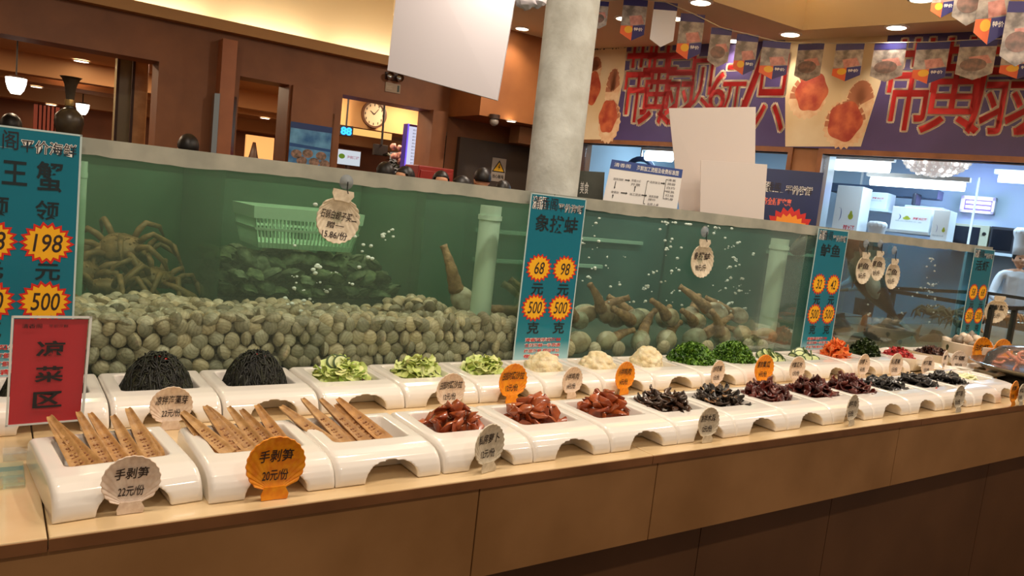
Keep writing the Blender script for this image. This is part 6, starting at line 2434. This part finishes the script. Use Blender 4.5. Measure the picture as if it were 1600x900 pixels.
def person(x, y, height, facing, shirt, trousers, label, hair_len=0.0, lean=0.0, arms='down', hat=None, group=None):
    """facing: direction (degrees, 0 = +x) the person looks to"""
    s = height / 1.70
    V = [(0, 0, .93), (0, 0, 1.10), (0, 0, 1.28), (0, 0, 1.40), (0, .0, 1.47),
         (-.17, 0, 1.39), (.17, 0, 1.39)]
    Rr = [(.15, .11), (.135, .10), (.155, .105), (.10, .08), (.052, .055), (.055, .055), (.055, .055)]
    E = [(0, 1), (1, 2), (2, 3), (3, 4), (3, 5), (3, 6)]
    hands = []
    for sd, sh in ((-1, 5), (1, 6)):
        if arms == 'down':
            el, wr, hd = (sd * .22, .02, 1.12), (sd * .23, -.03, .88), (sd * .23, -.05, .80)
        else:
            el, wr, hd = (sd * .25, -.10, 1.14), (sd * .14, -.32, 1.05), (sd * .09, -.39, 1.03)
        b = len(V)
        V += [el, wr, hd]
        Rr += [(.044, .044), (.030, .028), (.038, .018)]
        E += [(sh, b), (b, b + 1), (b + 1, b + 2)]
        dirv = (Vector(hd) - Vector(wr)).normalized()
        lat = Vector((1, 0, 0)) if arms != 'down' else Vector((0, 1, 0))
        for k in range(4):
            f0 = Vector(hd) + lat * (k - 1.5) * .019 + dirv * .012
            ln = (.062, .072, .068, .054)[k]
            f1 = f0 + dirv * ln * .5
            f2 = f0 + dirv * ln + Vector((0, -.012 if arms == 'down' else 0, -.012))
            b2 = len(V)
            V += [tuple(f0), tuple(f1), tuple(f2)]
            Rr += [(.0095, .0095), (.009, .009), (.0075, .0075)]
            E += [(b + 2, b2), (b2, b2 + 1), (b2 + 1, b2 + 2)]
        t0 = Vector(wr).lerp(Vector(hd), .5) - lat * .028
        t1 = t0 - lat * .02 + dirv * .03
        b2 = len(V)
        V += [tuple(t0), tuple(t1), tuple(t1 + dirv * .025)]
        Rr += [(.011, .011), (.010, .010), (.008, .008)]
        E += [(b + 1, b2), (b2, b2 + 1), (b2 + 1, b2 + 2)]
    for sd in (-1, 1):
        b = len(V)
        V += [(sd * .09, 0, .86), (sd * .10, -.01, .48), (sd * .10, .02, .09), (sd * .11, -.12, .04)]
        Rr += [(.085, .085), (.058, .058), (.042, .042), (.038, .03)]
        E += [(0, b), (b, b + 1), (b + 1, b + 2), (b + 2, b + 3)]
    me = bpy.data.meshes.new('body')
    me.from_pydata(V, E, [])
    o = bpy.data.objects.new('tmp', me)
    COL.objects.link(o)
    sk = o.modifiers.new('skin', 'SKIN')
    for v, r in zip(me.skin_vertices[0].data, Rr):
        v.radius = r
    me.skin_vertices[0].data[0].use_root = True
    ss = o.modifiers.new('sub', 'SUBSURF')
    ss.levels = 1
    body = evaluated(o, 'body')
    hg = G()
    hg.blob((0, -.012, 1.585), (.075, .092, .112), 24, 18)
    vv = []
    for (px, py, pz) in hg.v:                     # brow, eye sockets, jaw
        if py < -.05:
            if 1.575 < pz < 1.605:
                py += .008
            if 1.535 < pz < 1.575 and abs(px) < .016:
                py -= .014 * (1 - abs(px) / .016)
        if pz < 1.53:
            px *= .86
        vv.append((px, py, pz))
    hg.v = vv
    hg.blob((0, -.108, 1.562), (.012, .016, .022), 8, 6)
    hg.blob((0, -.094, 1.520), (.024, .010, .008), 8, 6)
    for sd in (-1, 1):
        hg.blob((sd * .077, .002, 1.575), (.010, .020, .030), 8, 6)
    hg.v += [tuple(v.co) for v in body.vertices]
    off = len(hg.v) - len(body.vertices)
    hg.f += [tuple(off + i for i in pl.vertices) for pl in body.polygons]
    bpy.data.meshes.remove(body)
    o = part('tmp', hg, None)
    rm = o.modifiers.new('r', 'REMESH')
    rm.mode = 'VOXEL'
    rm.voxel_size = .009
    sm = o.modifiers.new('s', 'SMOOTH')
    sm.iterations = 2
    body = evaluated(o, 'body')
    for m in (M_SKIN, shirt, trousers):
        body.materials.append(m)
    for pl in body.polygons:
        c = pl.center
        if c.z < .95:
            far = abs(c.x) > .16 and c.z > .6
            pl.material_index = 0 if far else 2
        elif c.z < 1.44:
            hand = (arms != 'down' and c.y < -.33) or (arms == 'down' and abs(c.x) > .18 and c.z < .9)
            pl.material_index = 0 if hand else 1
    body.shade_smooth()
    t = thing('person', label, 'person', (x, y, 0.0), group)
    b = link_mesh('body', body, None, t)
    hr = G().blob((0, .004, 1.605), (.086, .100, .108), 24, 16)
    keep = G()
    cut = 1.60 - hair_len
    vs, fs = [], []
    for (px, py, pz) in hr.v:
        front = py < -.045
        zmin = 1.640 if front else cut - .03
        vs.append((px, py if not (front and pz < zmin) else max(py, -.06), max(pz, zmin)))
    if hair_len:
        keep.tube([(0, .05, 1.60), (0, .075, 1.52), (0, .075, 1.60 - hair_len - .04)], [.085, .080, .05], 16)
    keep.add(vs, hr.f)
    if hat is None:
        part('hair', keep, M_HAIR, t, smooth=True, local=True)
    else:
        part('hair', keep, M_HAIR, t, smooth=True, local=True)
        hh = G().lathe([(.094, 1.625), (.096, 1.72), (.100, 1.82), (.115, 1.86), (.118, 1.90), (.09, 1.935), (.02, 1.94)], 28)
        for k in range(14):
            a = 2 * pi * k / 14
            hh.blob((.092 * cos(a), .092 * sin(a), 1.885), (.03, .03, .04), 8, 6)
        part('chef_hat', hh, hat, t, smooth=True, local=True)
    eg = G()
    for sd in (-1, 1):
        eg.blob((sd * .030, -.094, 1.592), (.011, .006, .007), 8, 6)
    part('eyes', eg, M_BLACK, t, smooth=True, local=True)
    t.scale = (s, s, s)
    t.rotation_euler = (radians(lean), 0, radians(facing + 90))
    return t


M_SH1, M_SH2, M_SH3 = mat('grey_shirt', (90, 88, 92), .8), mat('dark_shirt', (44, 40, 46), .8), mat('maroon_shirt', (104, 44, 44), .8)
M_TRS = mat('dark_trousers', (36, 36, 44), .8)


def person_px(u, vtop, y, facing, shirt, label, **kw):
    p = atY(u, vtop, y)
    return person(p.x, p.y, max(1.45, p.z + 0.005 - 0.0), facing, shirt, M_TRS, label, group='people behind the tanks', **kw)


person_px(295, 212, 7.0, 90, M_SH1, 'person seen as a dark head above the rim, left of the mirror-trimmed column')
person_px(603, 255, 6.6, 100, M_SH2, 'person seen as dark hair below the hanging television')
person_px(634, 262, 6.2, 200, M_SH1, 'person in profile with dark hair before the tall light box')
person_px(690, 269, 6.4, 250, M_SH3, 'long-haired person facing here beside the brown pier', hair_len=.12)
person_px(755, 264, 6.6, 80, M_SH2, 'person with a dark round head before the warning sign')
person_px(722, 277, 6.0, 150, M_SH2, 'shorter person seen as dark hair left of the warning sign')
person_px(787, 284, 6.3, 60, M_SH1, 'shorter person seen as dark hair right below the warning sign')
person_px(838, 285, 6.0, 60, M_SH2, 'person seen as dark hair at the left side of the white post')
p = atD(18, 175, 6.9)
person(p.x, p.y, 1.72, 80, M_SH2, M_TRS, 'dark person at the left edge, in the shade of the wide doorway', group='people behind the tanks')

# ------------------------------------------------------------------ kitchen things
M_CARD = mat('white_carton', (232, 236, 238), .55)
M_CBLUE = mat('carton_blue', (40, 80, 150), .5)
M_CGRN = mat('carton_emblem', (170, 176, 50), .5)
M_CRED = mat('carton_red', (206, 50, 70), .5)
M_CGREY = mat('carton_grey', (150, 166, 176), .5)


def k_at(u, v, n):
    p = atN(u, v, n)
    return Ls(p), p.z


def carton(u0, v0, u1, v1, n, dp, label, marks, shelf=True):
    um, vm = (u0 + u1) / 2, (v0 + v1) / 2
    s0, s1 = k_at(u0, vm, n)[0], k_at(u1, vm, n)[0]
    z1, z0 = k_at(um, v0, n)[1], k_at(um, v1, n)[1]
    q = Quad(L(s0, n, z1), L(s1, n, z1), L(s1, n, z0), L(s0, n, z0))
    t = thing('carton', label, 'box', L((s0 + s1) / 2, n + dp / 2, z0), 'white cartons in the kitchen')
    part('body', G().box(s0, s1, n + .001, n + dp, z0, z1, MW), M_CARD, t, bev=.004)
    if 'b' in marks:
        cu, cv = marks['b']
        g = G()
        pts = [(cu + .09 * cos(a) * (1 if k < 9 else .72), cv + .13 * sin(a)) for k, a in enumerate([radians(-120 + 25 * i) for i in range(9)] + [radians(80 - 25 * i) for i in range(9)])]
        q.flat(g, pts, .002)
        part('blue_crescent', g, M_CBLUE, t)
    if 'g' in marks:
        cu, cv = marks['g']
        g = G()
        q.oval(g, cu, cv, .10, .06, 18, .002)
        q.oval(g, cu, cv - .05, .055, .06, 14, .002)
        part('green_emblem', g, M_CGRN, t)
    if 'r' in marks:
        ru, rv, w_ = marks['r']
        g = G()
        q.text(g, '海鲜大酒楼', ru, rv - .05, ru + w_, rv + .05, .002, bold=.03)
        part('red_lettering', g, M_CRED, t)
    g = G()
    q.text(g, '精品海鲜礼盒', .12, .82 if 'r' not in marks else marks['r'][1] + .12, .8, (.82 if 'r' not in marks else marks['r'][1] + .12) + .05, .002)
    part('grey_lettering', g, M_CGREY, t)
    return t, (s0, s1, z0, z1)


_, bA = carton(1303, 290, 1343, 372, 1.6, .4, 'tall white carton leaning left in the kitchen', {'b': (.22, .55), 'g': (.68, .58), 'r': (.45, .80, .45)})
_, bB = carton(1346, 300, 1386, 326, 2.2, .4, 'small white carton on the upper kitchen shelf', {'g': (.22, .36), 'r': (.42, .36, .46)})
_, bC = carton(1392, 324, 1454, 361, 1.7, .45, 'wide white carton at the middle of the kitchen rack', {'b': (.16, .44), 'g': (.40, .48), 'r': (.56, .46, .36)})
_, bD = carton(1456, 328, 1482, 376, 1.55, .4, 'narrow white carton right of the wide carton', {'b': (.28, .62), 'g': (.75, .66)})
# rack that carries them
t = thing('kitchen_rack', 'white steel rack carrying the cartons in the kitchen', 'shelf', L((bA[0] + bC[1]) / 2, 1.9, 0))
ra, rb2 = bA[0] - .05, bD[1] + .04
for s_ in (ra, rb2):
    for n_ in (2.7,):
        part('post', G().box(s_ - .012, s_ + .012, n_ - .012, n_ + .012, .001, 2.3, MW), M_WHITE, t)
for nm, z_ in (('a', bA[2]), ('b', bB[2]), ('c', bC[2]), ('d', bD[2])):
    lo_ = {'a': (bA[0] - .02, bA[1] + .02), 'b': (bB[0] - .05, bB[1] + .05), 'c': (bC[0] - .03, bD[0] - .01), 'd': (bD[0] - .0, bD[1] + .02)}[nm]
    part('shelf_board', G().box(lo_[0], lo_[1], 2.1 if nm == 'b' else 1.5, 2.7, z_ - .03, z_ - .001, MW), mat('rack_white', (214, 226, 234), .4), t)
g = G().box(bC[0] + .05, bC[1] - .3, 2.3, 2.6, bC[3] - .0 + .05, bC[3] + .20, MW)
tag(part('dark_basket', g, mat('dark_box', (48, 50, 66), .5), bev=.02), 'dark box at the back of the rack above the wide carton', 'box')
part('shelf_board', G().box(bC[0], bC[1], 2.25, 2.7, bC[3] + .01, bC[3] + .049, MW), mat('rack_white', (214, 226, 234)), t)


def tube_light(u0, v0, u1, v1, n, label, thick=.03):
    a, b = atN(u0, v0, n), atN(u1, v1, n)
    z = (a.z + b.z) / 2
    s0, s1 = Ls(a), Ls(b)
    t = thing('tube_light', label, 'light', L((s0 + s1) / 2, n, z), 'fluorescent lights in the kitchen')
    part('tube', G().tube([L(s0, n, z), L(s1, n, z)], thick, 12), M_TUBE, t, smooth=True)
    part('housing', G().box(s0 - .04, s1 + .04, n - .05, n + .05, z + thick + .005, z + thick + .05, MW), M_WHITE, t)
    part('rod', G().tube([L((s0 + s1) / 2, n, z + .06), L((s0 + s1) / 2, n, 2.73)], .008, 6), M_WHITE, t)
    return t


tube_light(1306, 257, 1390, 263, .9, 'thick bright tube light at the left of the right kitchen window', .055)
tube_light(1360, 285, 1508, 290, 1.3, 'long bright tube light below the crystal lamp', .045)
tube_light(1560, 279, 1640, 283, 1.8, 'tube light at the right edge above the chef', .04)
tube_light(1010, 243, 1050, 246, .9, 'bright tube light in the left kitchen window', .06)
# ring lamp seen in the left kitchen window
p = atN(1000, 263, 1.0)
t = thing('ring_hook', 'dark curved cooker hood behind the flow chart sign', 'hood', p)
part('hood', G().tube([L(Ls(p) + .22 * cos(radians(a)), 1.0, p.z - .1 + .22 * sin(radians(a))) for a in range(0, 181, 15)], .035, 10), mat('hood_blue', (40, 60, 96), .4), t, smooth=True)
part('pipe', G().tube([L(Ls(p), 1.0, p.z + .1), L(Ls(p), 1.0, 2.72)], .02, 8), M_STEEL, t)

# crystal lamp
pc_ = atN(1463, 252, .45)
rc_ = 46 * (pc_ - CAM).dot(fwd) / F
t = thing('crystal_lamp', 'round crystal ceiling lamp sparkling at the top of the right kitchen window', 'lamp', pc_)
part('lamp_plate', G().lathe([(rc_ * .9, .02), (rc_ * .9, .06), (.01, .06)], 32, Matrix.Translation(pc_)), M_STEEL, t, smooth=40)
M_CRY = mat('crystal', (236, 240, 246), .08, spec=1.0, coat=1.0, emit=(255, 246, 240), estr=.5)
M_CRYB = glow('crystal_spark', (1.0, .97, .92), 5.0)
g, g2 = G(), G()
rk = random.Random(8)
for i in range(7):
    ph = radians(8 + 13 * i)
    n = max(3, int(26 * cos(ph)))
    for j in range(n):
        a = 2 * pi * (j + .5 * (i % 2)) / n
        c = (pc_.x + rc_ * cos(ph) * cos(a), pc_.y + rc_ * cos(ph) * sin(a), pc_.z + .02 - rc_ * .56 * sin(ph))
        (g2 if rk.random() < .3 else g).blob(c, .017 if rk.random() < .5 else .022, 6, 4, rnd=rk)
o = part('crystal_beads', g, M_CRY, t)
o['kind'] = 'stuff'
o = part('sparkling_beads', g2, M_CRYB, t)
o['kind'] = 'stuff'
part('stem', G().tube([(pc_.x, pc_.y, pc_.z + .05), (pc_.x, pc_.y, 2.72)], .02, 8), M_STEEL, t)
part('frame', G().lathe([(rc_ * .96, .0), (rc_ * .9, -rc_ * .2), (rc_ * .6, -rc_ * .42), (.01, -rc_ * .5)], 20, Matrix.Translation(pc_), cap=False), mat('lamp_frame', (214, 206, 204), .5, emit=(255, 236, 230), estr=.45), t)

# insect lamp and microwaves on the back wall
s0, z1 = k_at(1503, 305, KN - .15)
s1, z0 = k_at(1552, 335, KN - .15)
t = thing('insect_lamp', 'white framed insect lamp glowing violet on the kitchen wall', 'lamp', L((s0 + s1) / 2, KN - .1, z0))
g = G()
for a in ((s0, s1, z1 - .04, z1), (s0, s1, z0, z0 + .03), (s0, s0 + .03, z0, z1), (s1 - .03, s1, z0, z1)):
    g.box(a[0], a[1], KN - .16, KN - .005, a[2], a[3], MW)
part('frame', g, M_WHITE, t)
part('violet_back', G().box(s0 + .03, s1 - .03, KN - .04, KN - .005, z0 + .03, z1 - .04, MW), mat('violet_panel', (110, 100, 210), .5, emit=(120, 100, 255), estr=.6), t)
for k in range(2):
    z_ = z0 + (z1 - z0) * (.36 + .28 * k)
    part('tube', G().tube([L(s0 + .05, KN - .09, z_), L(s1 - .05, KN - .09, z_)], .018, 10), glow('violet_tube', (.75, .78, 1.0), 3.0), t, smooth=True)
lamp('insect_glow', 'POINT', L((s0 + s1) / 2, KN - .3, (z0 + z1) / 2), 7, (.35, .30, 1.0), .1)
sh_z = None
for (u0, u1, v0, v1, m, lb) in ((1489, 1546, 358, 390, mat('microwave_cream', (222, 220, 190), .4), 'cream microwave oven on the kitchen wall shelf'), (1548, 1596, 361, 396, mat('microwave_dark', (52, 54, 62), .35), 'dark microwave oven right of the cream one')):
    n_ = KN - .42
    s0, z1 = k_at(u0, (v0 + v0) / 2, n_)
    s1, _ = k_at(u1, v0, n_)
    _, z0 = k_at((u0 + u1) / 2, v1, n_)
    if sh_z is None:
        sh_z = z0
        shs = s0
    z0 = sh_z
    z1 = z0 + .30
    t = thing('microwave_oven', lb, 'microwave', L((s0 + s1) / 2, n_ + .2, z0))
    part('body', G().box(s0, s1, n_, n_ + .38, z0, z1, MW), m, t, bev=.006)
    part('door', G().box(s0 + .02, s0 + (s1 - s0) * .76, n_ - .012, n_, z0 + .03, z1 - .03, MW), mat('dark_glass', (24, 30, 40), .1), t, bev=.004)
    part('knob', G().lathe([(.022, 0), (.018, .02), (.001, .021)], 14, Matrix.Translation(L(s0 + (s1 - s0) * .88, n_, z0 + .2)) @ WN.to_track_quat('-Z', 'Y').to_matrix().to_4x4()), M_BLACK, t, smooth=40)
tag(part('wall_shelf', G().box(shs - .05, s1 + .6, KN - .46, KN - .002, sh_z - .035, sh_z - .001, MW), mat('rack_white', (214, 226, 234))), 'white wall shelf under the two microwaves', 'shelf')

g = G().box(k_at(1300, 292, 2.75)[0], k_at(1470, 300, 2.75)[0], 2.6, 2.95, k_at(1380, 306, 2.75)[1], k_at(1380, 292, 2.75)[1], MW)
tag(part('dark_cabinet', g, mat('slate_cabinet', (70, 86, 112), .4), bev=.01), 'long slate cabinet high on the kitchen wall above the cartons', 'cabinet')

# chefs
M_CHEF = mat('chef_white', (228, 234, 240), .7)
p = atN(1604, 356, 1.7)
cz = p.z
t = person(p.x, p.y, max(1.5, (cz - .0) / 1.94 * 1.70), 215, M_CHEF, M_TRS, 'chef in white jacket and tall hat working at the right edge of the kitchen window', arms='fwd', hat=M_CHEF)
hp = atN(1371, 350, 1.25)
t = person(hp.x, hp.y, max(1.45, hp.z / 1.94 * 1.70), 150, M_CHEF, M_TRS, 'chef hidden behind the fish tank, only the white hat showing', arms='fwd', hat=M_CHEF)
hp = atN(918, 300, .9)
t = person(hp.x, hp.y, max(1.40, hp.z / 1.94 * 1.70), 200, M_CHEF, M_TRS, 'chef whose pale hat shows between the white post and the flow chart', arms='fwd', hat=mat('hat_cream', (236, 214, 186), .7))
# steel worktop and pan before the chef
wa, wb = k_at(1540, 440, .7)[0], s2b
tag(part('steel_worktop', G().box(wa, wb, .55, 1.25, .80, .86, MW).box(wa + .1, wb - .1, .7, 1.2, .001, .80, MW), M_STEEL, bev=.004), 'steel kitchen worktop before the chef', 'worktop')
pp = atN(1592, 447, .85)
g = G().box(Ls(pp) - .22, Ls(pp) + .25, .7, 1.0, .8605, .94, MW)
tag(part('steel_pan', g, M_STEEL, bev=.02, seg=3), 'deep steel pan under the hands of the chef', 'pan')
